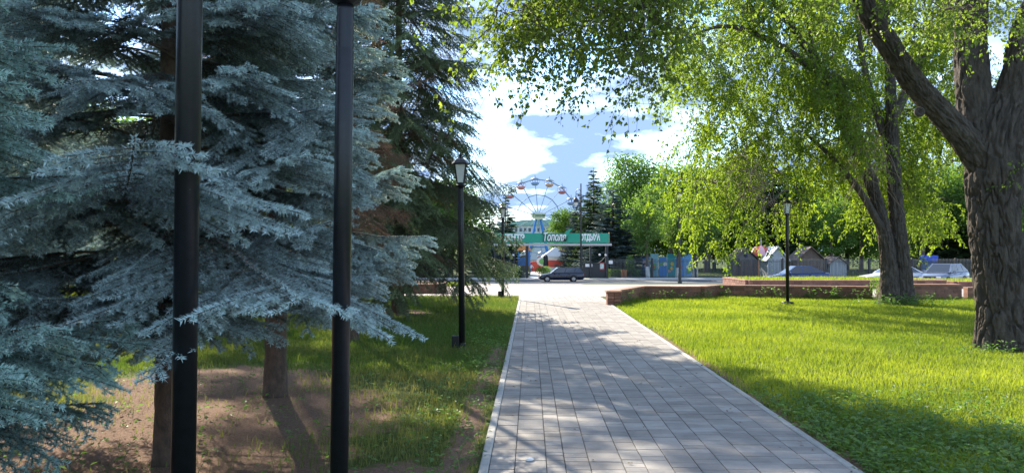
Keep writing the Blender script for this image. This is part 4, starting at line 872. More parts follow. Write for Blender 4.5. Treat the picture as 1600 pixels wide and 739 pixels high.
for q in range(NC):
    a = a_off - q * 2 * math.pi / NC; b = a - 2 * math.pi / NC
    for yy in (-0.7, 0.7):
        MB().tube([fp(a, 0.5, yy), fp(a, FR, yy)], 0.06, 6).build('spoke', M_WHEEL, fw)
        MB().tube([fp(a, FR, yy), fp(b, FR, yy)], 0.075, 6).build('rim_bar', M_WHEEL, fw); MB().tube([fp(a, FR * 0.58, yy), fp(b, FR * 0.58, yy)], 0.06, 6).build('ring_bar', M_WHEEL, fw)
    cx, _, cz = fp(a, FR)
    gd = MB(); gd.mi = 0; gd.smooth = True
    gd.lathe([(0.05, -1.45), (0.5, -1.38), (0.85, -1.1), (1.0, -0.75), (0.97, -0.72), (0.8, -1.0), (0.3, -1.2)], 14, (cx, 0, cz)); gob = gd.build('gondola', GC[{0: 0, 1: 1, 2: 2, 3: 3, 15: 4}.get(q, q % 6)], fw)
    c_ = MB(); c_.lathe([(1.0, 0.0), (1.02, 0.04), (0.6, 0.3), (0.12, 0.5), (0.06, 0.9), (0.02, 1.1)], 12, (cx, 0, cz)); c_.build('canopy', M_WHEEL, gob)
    c_ = MB()
    for k in range(6): an = k * math.pi / 3; c_.tube([(cx + math.cos(an) * 0.97, math.sin(an) * 0.97, cz - 0.75), (cx + math.cos(an) * 1.08, math.sin(an) * 1.08, cz - 0.4), (cx + math.cos(an) * 0.98, math.sin(an) * 0.98, cz + 0.02)], 0.035, 5)
    tag(c_.build('cage_bars', M_WHEEL, gob), kind='stuff')
for sx in (-1, 1):
    for yy in (-1.6, 1.6): MB().tube([(sx * 0.35, yy * 0.7, hz), (sx * 2.6, yy * 1.6, 0)], [0.2, 0.28], 8).build('tower_leg', M_TOWER, fw)
for zq in (0.35, 0.6): MB().tube([(-(0.35 + 2.25 * (1 - zq)), -1.6, hz * zq), (0.35 + 2.25 * (1 - zq), -1.6, hz * zq)], 0.12, 6).build('tower_brace', M_TOWER, fw)
MB().tube([(0, -1.9, hz), (0, 1.9, hz)], 0.45, 14).build('axle', M_TOWER, fw)
hs = MB(); hs.prism([(-1.75, 0.45), (-1.0, 0.55), (0, 0.62), (1.0, 0.55), (1.75, 0.45), (1.6, -0.2), (1.1, -0.75), (0, -0.95), (-1.1, -0.75), (-1.6, -0.2)], 0.2, Matrix.Translation((0, -2.1, hz + 0.1))); hsign = hs.build('hub_sign', M_CREAM, fw)
text_mesh('Тополя', 0.95, 'lettering', M_TEXTG, hsign, (0, -2.25, hz - 0.2), shear=0.2, bold=0.02, width=2.7)

# pale hall with a shallow green roof far behind the wheel
BY = 235.0; bz = gzf(BY); hall = empty('hall_building', (ax(838, BY), BY, bz), 0, 'long pale hall with shallow green roof far behind the ferris wheel', 'building')
hw = 11.5; et = az(352, BY) - bz; rt = az(343.5, BY) - bz
M_HALL = mat('pale_render', (0.62, 0.64, 0.62), 0.8, var=0.06); M_ROOF = mat('green_roof', (0.28, 0.47, 0.40), 0.6, var=0.08); M_WIN = mat('dark_window', (0.05, 0.07, 0.09), 0.15)
MB().box((0, 6, et / 2), (2 * hw, 12, et)).build('wall', M_HALL, hall)
MB().prism([(-hw - 0.6, et), (hw + 0.6, et), (hw * 0.35, rt), (-hw * 0.35, rt)], 13.2, Matrix.Translation((0, 6, 0.003))).build('roof', M_ROOF, hall)
MB().box((0, -0.1, et - 3.2), (2 * hw, 0.22, 0.5)).build('fascia_band', M_ROOF, hall)
for k in range(16): MB().box((-hw + 1.2 + k * 1.38, -0.03, et - 1.4), (0.75, 0.12, 1.1)).build('window', M_WIN, hall)

# ------------------------------------------------------------------ behind the fence: rides, statue, sheds, murals
def blob_person(name, h, label, shirt, trousers, skin, x, y, rz=0, coat=False, cat='person', arms=0.12):
    root = empty(name, (x, y, gzf(y) + 0.02), rz, label, cat); s = h / 1.75
    J = [(0, 0, 0.95), (0, 0, 1.15), (0, 0, 1.38), (0, 0, 1.50), (0, 0, 1.60), (0, -.01, 1.70), (.19, 0, 1.40), (.25 + arms, .02, 1.13), (.27 + arms, -.05, .88), (-.19, 0, 1.40), (-.25 - arms, .02, 1.13), (-.27 - arms, -.05, .88),
         (.1, 0, .9), (.11, -.02, .48), (.12, .03, .06), (.12, -.13, .03), (-.1, 0, .9), (-.11, .03, .48), (-.12, .05, .06), (-.12, -.12, .03)]
    E_ = [(0, 1), (1, 2), (2, 3), (3, 4), (4, 5), (2, 6), (6, 7), (7, 8), (2, 9), (9, 10), (10, 11), (0, 12), (12, 13), (13, 14), (14, 15), (0, 16), (16, 17), (17, 18), (18, 19)]
    k = 1.35 if coat else 1; rad = [.15 * k, .14 * k, .15 * k, .06, .10, .09, .075 * k, .055 * k, .035, .075 * k, .055 * k, .035, .1 * k, .07 * k, .05, .035, .1 * k, .07 * k, .05, .035]
    me = bpy.data.meshes.new('body'); me.from_pydata([(a * s, b * s, c * s) for a, b, c in J], E_, []); o = bpy.data.objects.new('body', me); col.objects.link(o)
    md = o.modifiers.new('skin', 'SKIN'); me.skin_vertices.new() if not me.skin_vertices else None
    for i_, r_ in enumerate(rad): me.skin_vertices[0].data[i_].radius = (r_ * s, r_ * s * 0.85)
    me.skin_vertices[0].data[0].use_root = True
    sb = o.modifiers.new('sub', 'SUBSURF'); sb.levels = 2; sb.render_levels = 2
    dg = bpy.context.evaluated_depsgraph_get(); dg.update(); m2 = bpy.data.meshes.new_from_object(o.evaluated_get(dg)); bpy.data.objects.remove(o)
    m2.materials.clear()
    for mm in (shirt, trousers, skin): m2.materials.append(mm)
    for p in m2.polygons:
        zc = p.center.z / s; p.material_index = 1 if zc < 0.93 else (2 if zc > 1.47 or (zc < 1.0 and abs(p.center.x) / s > 0.3) else 0); p.use_smooth = True
    link('body', m2, root); return root, s
M_SHIRT = mat('white_shirt', (0.75, 0.75, 0.78), 0.9, var=0.05); M_NAVY = mat('navy_cloth', (0.03, 0.04, 0.08), 0.9, var=0.1); M_SKIN = mat('skin', (0.5, 0.32, 0.24), 0.6, var=0.04); M_HAIR = mat('dark_hair', (0.03, 0.022, 0.018), 0.7)
pr, s_ = blob_person('person', 1.3, 'child in white top and dark trousers walking beyond the open gate', M_SHIRT, M_NAVY, M_SKIN, ax(830, 100), 100)
mb = MB(); mb.smooth = True; mb.lathe([(0.11, 1.66), (0.125, 1.72), (0.10, 1.80), (0.02, 1.84)], 12); hair = mb.build('hair', M_HAIR, pr); hair.scale = (s_, s_, s_)
M_BRONZE = mat('dark_bronze', (0.03, 0.032, 0.035), 0.4, metal=0.4, var=0.2)
stt, s_ = blob_person('statue', 1.75, 'dark bronze standing figure on a low plinth beyond the gate', M_BRONZE, M_BRONZE, M_BRONZE, ax(852.5, 97), 97, coat=True, cat='statue', arms=0.0)
stt.location.z += 0.9; mb = MB(); mb.box((0, 0, -0.45), (1.0, 1.0, 0.94), bev=0.05); mb.build('plinth', M_CONCRETE, stt)
mb = MB(); mb.lathe([(0.36, 0.12), (0.32, 0.6), (0.27, 1.0), (0.22, 1.4)], 12); mb.build('coat', M_BRONZE, stt)
M_RED = mat('toy_red', (0.65, 0.07, 0.04), 0.45, var=0.08); M_YEL = mat('toy_yellow', (0.75, 0.55, 0.05), 0.5, var=0.05); M_BLUE = mat('toy_blue', (0.05, 0.25, 0.65), 0.45, var=0.08); M_PINK = mat('canopy_pink', (0.8, 0.45, 0.45), 0.6, var=0.08); M_LIME = mat('toy_green', (0.15, 0.42, 0.12), 0.5, var=0.1)
# red carousel train with white fronted engine
RY = 112.0; tr_ = empty('toy_train', (ax(834, RY), RY, gzf(RY)), 0, 'red children\'s ride with arched white front beyond the gate', 'ride')
mb = MB(); mb.prism([(-3.4, 0), (3.2, 0), (3.2, 1.2), (2.2, 1.3), (1.6, 2.2), (0.4, 2.4), (-1.0, 2.2), (-1.8, 3.0), (-2.8, 3.1), (-3.4, 2.2)], 1.6); mb.build('body', M_RED, tr_)
mb = MB(); mb.smooth = False; mb.lathe([(1.05, -0.1), (1.15, 0), (1.05, 0.1)], 20, (2.0, -0.95, 2.3), Matrix.Rotation(R(90), 4, 'X') @ Matrix.Diagonal((1.3, 1, 1, 1))); mb.build('front_shield', M_WHITE, tr_)
mb = MB(); mb.lathe([(0.7, -0.05), (0.75, 0), (0.7, 0.05)], 20, (2.0, -1.1, 2.3), Matrix.Rotation(R(90), 4, 'X') @ Matrix.Diagonal((1.3, 1, 1, 1))); mb.build('emblem', M_LIME, tr_)
for xq in (-2.5, -0.8, 0.9, 2.5): mb = MB(); mb.lathe([(0.3, -0.1), (0.42, 0), (0.3, 0.1)], 14, (xq, -0.85, 0.35), Matrix.Rotation(R(90), 4, 'X')); mb.build('wheel', M_YEL, tr_)
sl_ = empty('slide_tower', (ax(819, 96), 96, gzf(96)), 0, 'blue play tower with orange roof just inside the left gate leaf', 'play tower')
for sx in (-0.7, 0.7):
    for sy in (-0.7, 0.7): MB().box((sx, sy, 1.5), (0.12, 0.12, 3.0)).build('post', M_BLUE, sl_)
MB().box((0, 0, 1.2), (1.6, 1.6, 0.12)).build('deck', M_BLUE, sl_); MB().box((0, -0.75, 1.7), (1.3, 0.06, 0.9)).build('panel', M_BLUE, sl_)
MB().add([(-1, -1, 3.0), (1, -1, 3.0), (1, 1, 3.0), (-1, 1, 3.0), (0, 0, 4.1)], [(0, 1, 4), (1, 2, 4), (2, 3, 4), (3, 0, 4), (3, 2, 1, 0)]).build('roof', mat('orange_roof', (0.7, 0.25, 0.06), 0.6, var=0.1), sl_)
tr_.scale = (.72, .72, .62)
kiosk = empty('kiosk', (ax(868, 104), 104, gzf(104)), 0, 'small white and red kiosk beyond the gate, above the parked wagon', 'kiosk')
MB().box((0, 0, 1.1), (3.2, 2, 2.2)).build('wall', M_WHITE, kiosk); MB().box((0, -1.02, 1.25), (2.6, 0.06, 0.9)).build('counter_opening', M_RED, kiosk)
MB().add([(-1.9, -1.4, 2.2), (1.9, -1.4, 2.2), (1.9, 1.3, 2.2), (-1.9, 1.3, 2.2), (0, 0, 3.5)], [(0, 1, 4), (1, 2, 4), (2, 3, 4), (3, 0, 4), (3, 2, 1, 0)]).build('roof', M_WHITE, kiosk)

M_PLANK = mat('brown_plank', (0.17, 0.12, 0.095), 0.85, c2=(0.10, 0.075, 0.06), scale=4, objvar=0.15); M_GREYW = mat('grey_wood', (0.22, 0.20, 0.185), 0.85, c2=(0.15, 0.14, 0.13), scale=5, objvar=0.12); M_ORW = mat('orange_wood', (0.5, 0.22, 0.09), 0.8, var=0.1)
def shed(px0, px1, apex, eave, y, label, wallm, gablem, roofm, lamp=False, corner=None):
    x0, x1 = ax(px0, y), ax(px1, y); zg = gzf(y); wd = x1 - x0; ze = az(eave, y) - zg; za = az(apex, y) - zg
    root = empty('shed', ((x0 + x1) / 2, y, zg), 0, label, 'shed'); MB().box((0, 1.5, ze / 2), (wd - 0.08, 3, ze)).build('wall', gablem, root)
    n = max(6, int(wd / 0.22))
    for k in range(n): MB().box((-wd / 2 + (k + .5) * wd / n, -0.03, ze / 2), (wd / n - 0.02, 0.05, ze - 0.02)).build('plank', wallm, root)
    MB().prism([(-wd / 2, ze), (wd / 2, ze), (0, za)], 3.0, Matrix.Translation((0, 1.5, 0))).build('gable', gablem, root)
    for s in (-1, 1):
        d = Vector((s * (wd / 2 + 0.25), 0, ze - 0.12 - za)); mid = Vector((0, 1.4, za + 0.06)) + d / 2
        MB().box(mid, (d.length, 3.6, 0.08), M=Matrix.Rotation(math.atan2(-d.z * s, abs(d.x)) * 1.0, 4, 'Y')).build('roof_panel', roofm, root)
    if lamp: MB().box((0, -0.12, ze + (za - ze) * 0.35), (0.3, 0.15, 0.3), bev=0.02).build('lamp', M_NAVY, root)
    if corner: MB().box((wd / 2 + 0.1, -0.1, ze / 2), (0.22, 0.2, ze), bev=0.01).build('corner_post', M_ORW, root)
    return root
M_PALEH = mat('pale_boards', (0.42, 0.45, 0.47), 0.8, var=0.1, scale=3)
M_ROOFB = mat('shingle_brown', (0.13, 0.10, 0.088), 0.9, var=0.2)
shed(1147, 1183, 388, 405.5, 86.5, 'brown plank shed with grey gable and small lamp behind the fence', M_PLANK, M_GREYW, M_ROOFB, True, True)
shed(1199, 1230, 386, 407, 87.5, 'white gabled hut behind the fence, left of the lawn lamp post', M_PALEH, M_PALEH, mat('pale_roof', (0.6, 0.66, 0.68), 0.7, var=0.06))
shed(1246, 1286, 386.5, 406, 87, 'brown gabled shed behind the blue car', M_PLANK, M_PLANK, M_ROOFB)
shed(1296, 1322, 402, 412, 87.5, 'white slatted booth between the brown gabled shed and the twin trunks', M_PALEH, M_PALEH, M_ROOFB)
par = empty('red_canopy', (ax(1189, 91), 91, gzf(91)), 0, 'red and pink domed canopy between the brown shed and the white hut', 'canopy'); ph_ = az(384, 91) - gzf(91)
MB().tube([(0, 0, 0), (0, 0, ph_ + 0.9)], 0.07, 8).build('pole', M_CONCRETE, par)
for k in range(12):
    a0, a1 = k * math.pi / 6, (k + 1) * math.pi / 6; V = []
    for r_, z_ in ((0.05, ph_), (0.7, ph_ - 0.12), (1.3, ph_ - 0.5), (1.7, ph_ - 1.15)): V += [(r_ * math.cos(a0), r_ * math.sin(a0), z_), (r_ * math.cos(a1), r_ * math.sin(a1), z_)]
    MB().add(V + [(x, y, z - 0.03) for x, y, z in V], [(2 * q, 2 * q + 1, 2 * q + 3, 2 * q + 2) for q in range(3)] + [(8 + 2 * q + 2, 8 + 2 * q + 3, 8 + 2 * q + 1, 8 + 2 * q) for q in range(3)] + [(6, 7, 15, 14)]).build('canopy_panel', M_RED if k % 2 else M_PINK, par)
# painted play panels behind the fence
mur = empty('mural_wall', (ax(1042, 88.5), 88.5, gzf(88.5)), 0, 'bright blue painted play wall with coloured shapes behind the fence', 'mural'); mw = (1082 - 1004) / FOC * 88.5
for k in range(6):
    pw = mw / 6; xc = -mw / 2 + (k + .5) * pw; hh = 2.3 + 0.35 * (k % 2); o = MB().box((xc, 0, hh / 2), (pw - 0.05, 0.12, hh), bev=0.02).build('panel', [M_BLUE, mat('panel_pale', (0.25, 0.5, 0.6), 0.6, var=0.15), M_BLUE, mat('panel_teal', (0.05, 0.35, 0.4), 0.6, var=0.1), M_BLUE, mat('panel_sky', (0.15, 0.4, 0.7), 0.6, var=0.1)][k], mur)
    for j in range(4):
        cm = [M_YEL, M_LIME, M_RED, M_PINK, M_WHITE, M_LIME][(k * 2 + j * 3) % 6]; rr_ = random.Random(k * 9 + j); cx, cz, sr = xc + rr_.uniform(-.28, .28), rr_.uniform(0.45, 1.9), rr_.uniform(.12, .26)
        MB().prism([(cx + sr * math.cos(q * 1.047 + j) * rr_.uniform(.7, 1.2), cz + sr * math.sin(q * 1.047 + j) * rr_.uniform(.7, 1.3)) for q in range(6)], 0.03, Matrix.Translation((0, -0.09 - 0.02 * j, 0))).build('painted_shape', cm, o)
bx_ = empty('blue_booth', (ax(1455, 86), 86, gzf(86)), 0, 'small bright blue booth behind the fence above the grey blue car', 'booth'); zt_ = az(399, 86) - gzf(86)
MB().box((0, 0.6, (zt_ - .75) / 2), (0.95, 1.2, zt_ - .75)).build('wall', mat('booth_grey', (0.12, 0.2, 0.35), 0.6, var=0.1), bx_); MB().box((0, 0.5, zt_ - 0.38), (1.25, 1.6, 0.74), bev=0.03).build('sign_box', mat('booth_blue', (0.02, 0.08, 0.5), 0.4, var=0.05), bx_)

# ------------------------------------------------------------------ cars
M_GLASS = mat('car_glass', (0.02, 0.03, 0.045), 0.06, spec=0.8, coat=0.5); M_TYRE = mat('tyre', (0.015, 0.015, 0.016), 0.9); M_RIM = mat('rim', (0.35, 0.35, 0.36), 0.35, metal=0.7); M_TRIM = mat('car_trim', (0.02, 0.02, 0.022), 0.6); M_LIGHT = mat('headlight', (0.7, 0.72, 0.74), 0.1, spec=0.8); M_TAIL = mat('tail_light', (0.45, 0.02, 0.02), 0.25)
def car(x, y, rz, paint, label, lower, cabin, width=1.7, wheels=(0.78, 3.3), wr=0.3, glass=M_GLASS):
    """lower: stations (x, z_bottom, z_top, half width); cabin: stations (x, z, half width at that height) from bonnet to tail"""
    root = empty('car', (x, y, gzf(y) + 0.005), rz, label, 'car', 'cars along the street'); n = 9; V = []; F = []
    for (sx, zb_, zt_, hw_) in lower:
        for k in range(n):
            prof = [(-0.86, 0.0), (-0.97, 0.18), (-1.0, 0.5), (-0.96, 0.86), (-0.80, 1.0), (0.80, 1.0), (0.96, 0.86), (1.0, 0.5), (0.97, 0.18)]
            a, b = prof[k]; V.append((sx, a * hw_, zb_ + (zt_ - zb_) * b))
    m = len(lower)
    for i_ in range(m - 1):
        for k in range(n): F.append((i_ * n + k, i_ * n + (k + 1) % n, (i_ + 1) * n + (k + 1) % n, (i_ + 1) * n + k))
    F += [tuple(range(n - 1, -1, -1)), tuple((m - 1) * n + k for k in range(n))]
    b = MB(); b.smooth = True; b.add(V, F); body = b.build('body', paint, root)
    # cabin: four corner lines; roof and pillars painted, glazing set in
    (x0, z0, w0), (x1, z1, w1), (x2, z2, w2), (x3, z3, w3) = cabin
    def ring(t): return None
    A = [(x0, -w0, z0), (x1, -w1, z1), (x2, -w2, z2), (x3, -w3, z3)]; B = [(p[0], -p[1], p[2]) for p in A]; C = [(x0, 0, z0)]
    sh = MB(); sh.add(A + B, [(0, 3, 2, 1), (4, 5, 6, 7), (1, 2, 6, 5), (0, 1, 5, 4), (2, 3, 7, 6)]); cab = sh.build('cabin', paint, root)
    def inset(q, s, off):
        c = sum((Vector(p) for p in q), Vector()) / 4; nrm = (Vector(q[1]) - Vector(q[0])).cross(Vector(q[3]) - Vector(q[0])).normalized(); P = [c + (Vector(p) - c) * s + nrm * off for p in q]
        return P + [p - nrm * 0.02 for p in P]
    fs = [(0, 1, 2, 3), (7, 6, 5, 4), (0, 4, 5, 1), (1, 5, 6, 2), (2, 6, 7, 3), (3, 7, 4, 0)]
    MB().add(inset([A[0], A[1], B[1], B[0]][::-1], 0.86, 0.01), fs).build('windscreen', glass, root); MB().add(inset([A[2], A[3], B[3], B[2]][::-1], 0.84, 0.01), fs).build('rear_window', glass, root)
    for s, Q in ((1, A), (-1, B)):
        lerp = lambda p, q, t: tuple(p[i_] + (q[i_] - p[i_]) * t for i_ in range(3))
        bm_ = [lerp(Q[0], Q[3], t) for t in (0.10, 0.40, 0.43, 0.70, 0.73, 0.93)]; tm_ = [lerp(Q[1], Q[2], t) for t in (0.0, 0.38, 0.43, 0.80, 0.86, 0.99)]
        for k in range(3):
            q = [bm_[2 * k], bm_[2 * k + 1], tm_[2 * k + 1], tm_[2 * k]]; q = [lerp(q[0], q[3], .06), lerp(q[1], q[2], .06), lerp(q[1], q[2], .88), lerp(q[0], q[3], .88)]
            q = q if s > 0 else q[::-1]
            MB().add(inset(q, 0.98, 0.012), fs).build('side_window', glass, root)
        zl = lower[m // 2][2]
        for k in range(2): MB().box((cabin[0][0] + 0.75 + k * 0.95, -s * (lower[m // 2][3] + 0.012), zl - 0.12), (0.16, 0.03, 0.03)).build('door_handle', M_TRIM, root)
        MB().box((cabin[0][0] + 0.35, -s * (w0 + 0.16), z0 + 0.07), (0.12, 0.2, 0.13), bev=0.02).build('mirror', paint, root)
        for wx in wheels:
            wl = MB(); wl.smooth = True; wl.lathe([(wr * .62, -.1), (wr * .95, -.1), (wr, -.06), (wr, .06), (wr * .95, .1), (wr * .62, .1)], 20, (wx, -s * (width / 2 - .1), wr), Matrix.Rotation(R(90), 4, 'X')); wo = wl.build('wheel', M_TYRE, root)
            wl = MB(); wl.lathe([(0.03, -.108), (wr * .6, -.1), (wr * .63, 0), (wr * .6, .1), (0.03, .108)], 10, (wx, -s * (width / 2 - .1), wr), Matrix.Rotation(R(90), 4, 'X')); wl.build('rim', M_RIM, wo)
            ar = MB(); ar.tube([(wx + (wr + .06) * math.cos(q * math.pi / 8), -s * (width / 2 - 0.012), wr + (wr + .06) * math.sin(q * math.pi / 8)) for q in range(9)], 0.035, 6); ar.build('wheel_arch', M_TRIM, root)
        MB().box((lower[0][0] + 0.10, -s * lower[0][3] * 0.72, lower[1][2] - 0.13), (0.24, 0.34, 0.14), bev=0.02).build('headlight', M_LIGHT, root)
        MB().box((lower[-1][0] - 0.05, -s * lower[-1][3] * 0.8, lower[-1][2] - 0.16), (0.14, 0.28, 0.2), bev=0.02).build('tail_light', M_TAIL, root)
    MB().box((lower[0][0] + 0.02, 0, 0.42), (0.16, lower[0][3] * 1.9, 0.17), bev=0.03).build('bumper', M_TRIM, root); MB().box((lower[-1][0] - 0.02, 0, 0.42), (0.16, lower[-1][3] * 1.9, 0.17), bev=0.03).build('bumper', M_TRIM, root)
    MB().box((lower[0][0] - 0.03, 0, 0.62), (0.06, 0.8, 0.12), bev=0.01).build('grille', M_TRIM, root); MB().box((lower[0][0] - 0.075, 0, 0.44), (0.03, 0.5, 0.11)).build('number_plate', M_WHITE, root)
    return root
sed = [(0.0, .32, .62, .72), (.12, .22, .70, .80), (.9, .2, .82, .84), (1.35, .2, .90, .85), (2.4, .2, .93, .85), (3.5, .2, .95, .85), (4.2, .24, .96, .80), (4.35, .34, .86, .74)]
wag = [(0.0, .34, .60, .70), (.1, .24, .68, .78), (.8, .2, .80, .82), (1.2, .2, .88, .83), (2.4, .2, .90, .83), (3.5, .2, .92, .83), (4.1, .24, .94, .80), (4.24, .34, .86, .76)]
P_NAVY = mat('navy_car_paint', (0.012, 0.017, 0.035), 0.22, coat=0.6, var=0.1); P_BLUE = mat('blue_car_paint', (0.02, 0.05, 0.14), 0.22, coat=0.6, var=0.1); P_WHITE = mat('white_car_paint', (0.72, 0.74, 0.76), 0.25, coat=0.5, var=0.03); P_GREY = mat('grey_blue_car_paint', (0.16, 0.19, 0.25), 0.25, metal=0.3, coat=0.6, var=0.05)
car(ax(842.5, 74.3), 74.3, R(1), P_NAVY, 'dark navy estate car on the street in front of the gate', wag, [(1.1, .86, .76), (1.75, 1.38, .62), (3.85, 1.42, .62), (4.22, .90, .74)], wheels=(.72, 3.25))
car(ax(1196, 55), 55, R(-2), P_BLUE, 'dark blue sedan parked behind the lamp post on the lawn', sed, [(1.15, .88, .78), (1.95, 1.42, .60), (3.05, 1.42, .60), (4.0, .94, .74)])
car(ax(1352, 53), 53.5, R(3), P_WHITE, 'white sedan parked behind the twin tree trunks', sed, [(1.15, .88, .78), (1.95, 1.42, .60), (3.05, 1.42, .60), (4.0, .94, .74)])
suv = [(a, b, c * 1.06 if c < .7 else c * 1.05, d * 1.03) for a, b, c, d in sed]
car(ax(1446, 52), 51.5, R(38), P_GREY, 'grey blue car parked at an angle beside the big trunk', suv, [(1.1, .92, .82), (1.85, 1.5, .64), (3.3, 1.5, .64), (4.15, .98, .78)], width=1.76)

# ------------------------------------------------------------------ hedges and shrubs
def shrub(name, x, y, size, n, leaf, material, label, cat, seed, box=False, base=None):
    g = np.random.default_rng(seed); zg = gzf(y) if base is None else base; root = empty(name, (x, y, zg), 0, label, cat); sx, sy, sz = size
    if box: P = g.uniform(-1, 1, (n, 3)) * np.array([sx / 2, sy / 2, sz / 2]) + np.array([0, 0, sz / 2]); P += g.normal(0, 0.04, P.shape)
    else: P = in_ell(g, n, (0, 0, sz * .55), (sx / 2, sy / 2, sz * .47)); P += (fbm(P * 2.2 + 3, 2) - 0.5)[:, None] * 0.35 * min(size)
    D = norm(g.normal(size=(n, 3))); le = leaf * g.uniform(.6, 1.3, n); v_, f_ = leaves_geo(P, D, norm(g.normal(size=(n, 3)) + np.array([0, -.2, .6])), le, le * .7)
    link('foliage', npmesh('foliage', v_, f_, var=np.repeat(np.clip(g.normal(.5, .25, n), 0, 1), 4)), root, material)
    mb = MB()
    for k in range(4): a = k * 1.57 + .4; mb.tube([(.08 * math.cos(a), .08 * math.sin(a), -.02), (sx * .2 * math.cos(a), sy * .2 * math.sin(a), sz * .6)], [.03, .01], 5)
    tag(mb.build('stems', M_BARK_FAR, root), kind='stuff'); return root
shrub('hedge', ax(974, 83.5), 83.5, (3.6, .9, 1.0), 5000, .09, M_LEAF_LIGHT, 'clipped low hedge behind the fence, right of the gate', 'hedge', 201, True)
shrub('young_tree', ax(985, 82.8), 83.0, (1.0, 1.0, 2.6), 1600, .12, M_LEAF_LIGHT, 'small bright shrub poking above the clipped hedge', 'shrub', 202)
shrub('flower_bush', ax(848, 93), 93, (2.0, 1.4, 1.1), 1800, .1, M_LEAF_FAR, 'low green bush at the foot of the bronze figure', 'bush', 203)
shrub('hedge', ax(785, 83.6), 83.6, (6, .9, 1.25), 5000, .1, M_LEAF_FAR, 'dark hedge behind the fence left of the gate', 'hedge', 204, True)
shrub('shrub', -6.2, 31.9, (3.2, 1.6, 0.9), 2500, .07, M_LEAF_LIGHT, 'low shrubs growing in the sunlit left planter', 'shrub', 205, base=0.18)
shrub('shrub', 11.9, 24.3, (1.5, 0.7, 0.75), 700, .06, M_LEAF_FAR, 'thin dark shrub at the wall beside the twin trunks', 'shrub', 206)
mb = MB(); wb = empty('litter_bin', (ax(974.5, 82.9), 82.75, gzr), 0, 'small wooden slatted bin in front of the clipped hedge', 'bin')
for k in range(5): MB().box(((k - 2) * .12, 0, .5), (.1, .4, .95), bev=.01).build('slat', M_ORW, wb)
# ------------------------------------------------------------------ grass
def blades(P, H, W_, var, g, bend=0.5, two=True):
    n = len(P); a = g.uniform(0, 6.283, n); side = np.stack([np.cos(a), np.sin(a), np.zeros(n)], -1) * W_[:, None] / 2
    b = g.uniform(0, 6.283, n); ln = np.stack([np.cos(b), np.sin(b), np.zeros(n)], -1) * (H * bend * g.uniform(0.2, 1.3, n))[:, None]; up = np.stack([np.zeros(n), np.zeros(n), H], -1)
    if two:
        m = P + ln * 0.28 + up * 0.55; v_ = np.stack([P - side, P + side, m + side * 0.75, m - side * 0.75, P + ln + up * 0.95], 1).reshape(-1, 3); o = np.arange(n)[:, None] * 5
        return v_, [o + np.array([0, 1, 2, 3]), o + np.array([3, 2, 4])], np.repeat(var, 5)
    v_ = np.stack([P - side, P + side, P + ln + up], 1).reshape(-1, 3); o = np.arange(n)[:, None] * 3
    return v_, [o + np.array([0, 1, 2])], np.repeat(var, 3)
def wall_y(x): return np.interp(x, [2.9, 3.05, 4.3, 6.2, 7.0, 11.8, 14.6, 23], [22.4, 22.6, 25.4, 25.1, 26.2, 25.0, 24.9, 24.3])
TRUNKS = [(B1.x, B1.y, .45), (B2.x - .2, B2.y, .36), (B2.x + .25, B2.y, .38), (*SPRUCE1, .1), (*SPRUCE2, .13), (*SPRUCE3, .2)]
def clear(x, y):
    k = np.ones(len(x), bool)
    for a, b, r in TRUNKS: k &= np.hypot(x - a, y - b) > r
    return k
def lawn(name, label, bands, mask, height, tone, material, seed, wid=0.006):
    g = np.random.default_rng(seed); out = []
    VV = []; F4 = []; F3 = []; VA = []; base = 0
    for (x0, x1, y0, y1, dens, two, ws, hs) in bands:
        n = int((x1 - x0) * (y1 - y0) * dens); x = g.uniform(x0, x1, n); y = g.uniform(y0, y1, n)
        k = (np.abs(x) < 0.72 * y + 3.5) & mask(x, y, g) & clear(x, y); x = x[k]; y = y[k]; n = len(x)
        q = np.stack([x, y, np.zeros(n)], -1); h = height(x, y, g) * hs * g.uniform(0.55, 1.3, n); P = np.stack([x, y, gz(y) - 0.016], -1)
        v_, fs, va = blades(P, h, wid * ws * g.uniform(.7, 1.4, n), np.clip(tone(x, y, g), 0, 1), g, two=two)
        VV.append(v_); VA.append(va)
        for f in fs: (F4 if f.shape[1] == 4 else F3).append(f + base)
        base += len(v_)
    o = link(name, npmesh(name, np.concatenate(VV), ([np.concatenate(F4)] if F4 else []) + [np.concatenate(F3)], var=np.concatenate(VA)), None, material)
    return tag(o, label, 'grass', kind='stuff')
n3 = lambda x, y, f, o=0.0: fbm(np.stack([x * f + o, y * f + o, np.zeros(len(x))], -1), 3)
rmask = lambda x, y, g: (x > path_right(y) + 0.02 + 0.10 * n3(x, y, 2.5) * g.random(len(x))) & (y < wall_y(x)) & (g.random(len(x)) > 0.75 * litter(x, y))
lawn('lawn_grass', 'sunny green grass of the right lawn', [(1.5, 9.5, 4.2, 9, 2800, True, 1.0, 1.0), (2, 14.5, 9, 15, 1700, True, 1.25, 1.0), (2.4, 20, 15, 26.5, 850, False, 2.3, 1.1)], rmask,
     lambda x, y, g: 0.06 + 0.05 * (n3(x, y, 0.9) - 0.4) + 0.07 * np.clip(n3(x, y, 0.45, 7.7) - 0.52, 0, 1) * 3 + 0.06 * np.clip(1 - np.abs(wall_y(x) - y) / 0.6, 0, 1),
     lambda x, y, g: 0.45 + 1.3 * (n3(x, y, 0.6, 3.1) - 0.5) + 0.8 * (n3(x, y, 3.0, 9.1) - 0.5) + g.normal(0, 0.22, len(x)), M_GRASS, 301)
lmask = lambda x, y, g: (x < path_left(y) - 0.02) & (y < 26.7) & (g.random(len(x)) > 0.97 * np.clip(litter(x, y) * 1.25, 0, 1)) & (g.random(len(x)) < np.where(y < 11, 0.25 + 1.1 * np.clip(n3(x, y, 1.3, 2.2) * 2.2 - 0.65, 0, 1), 1))
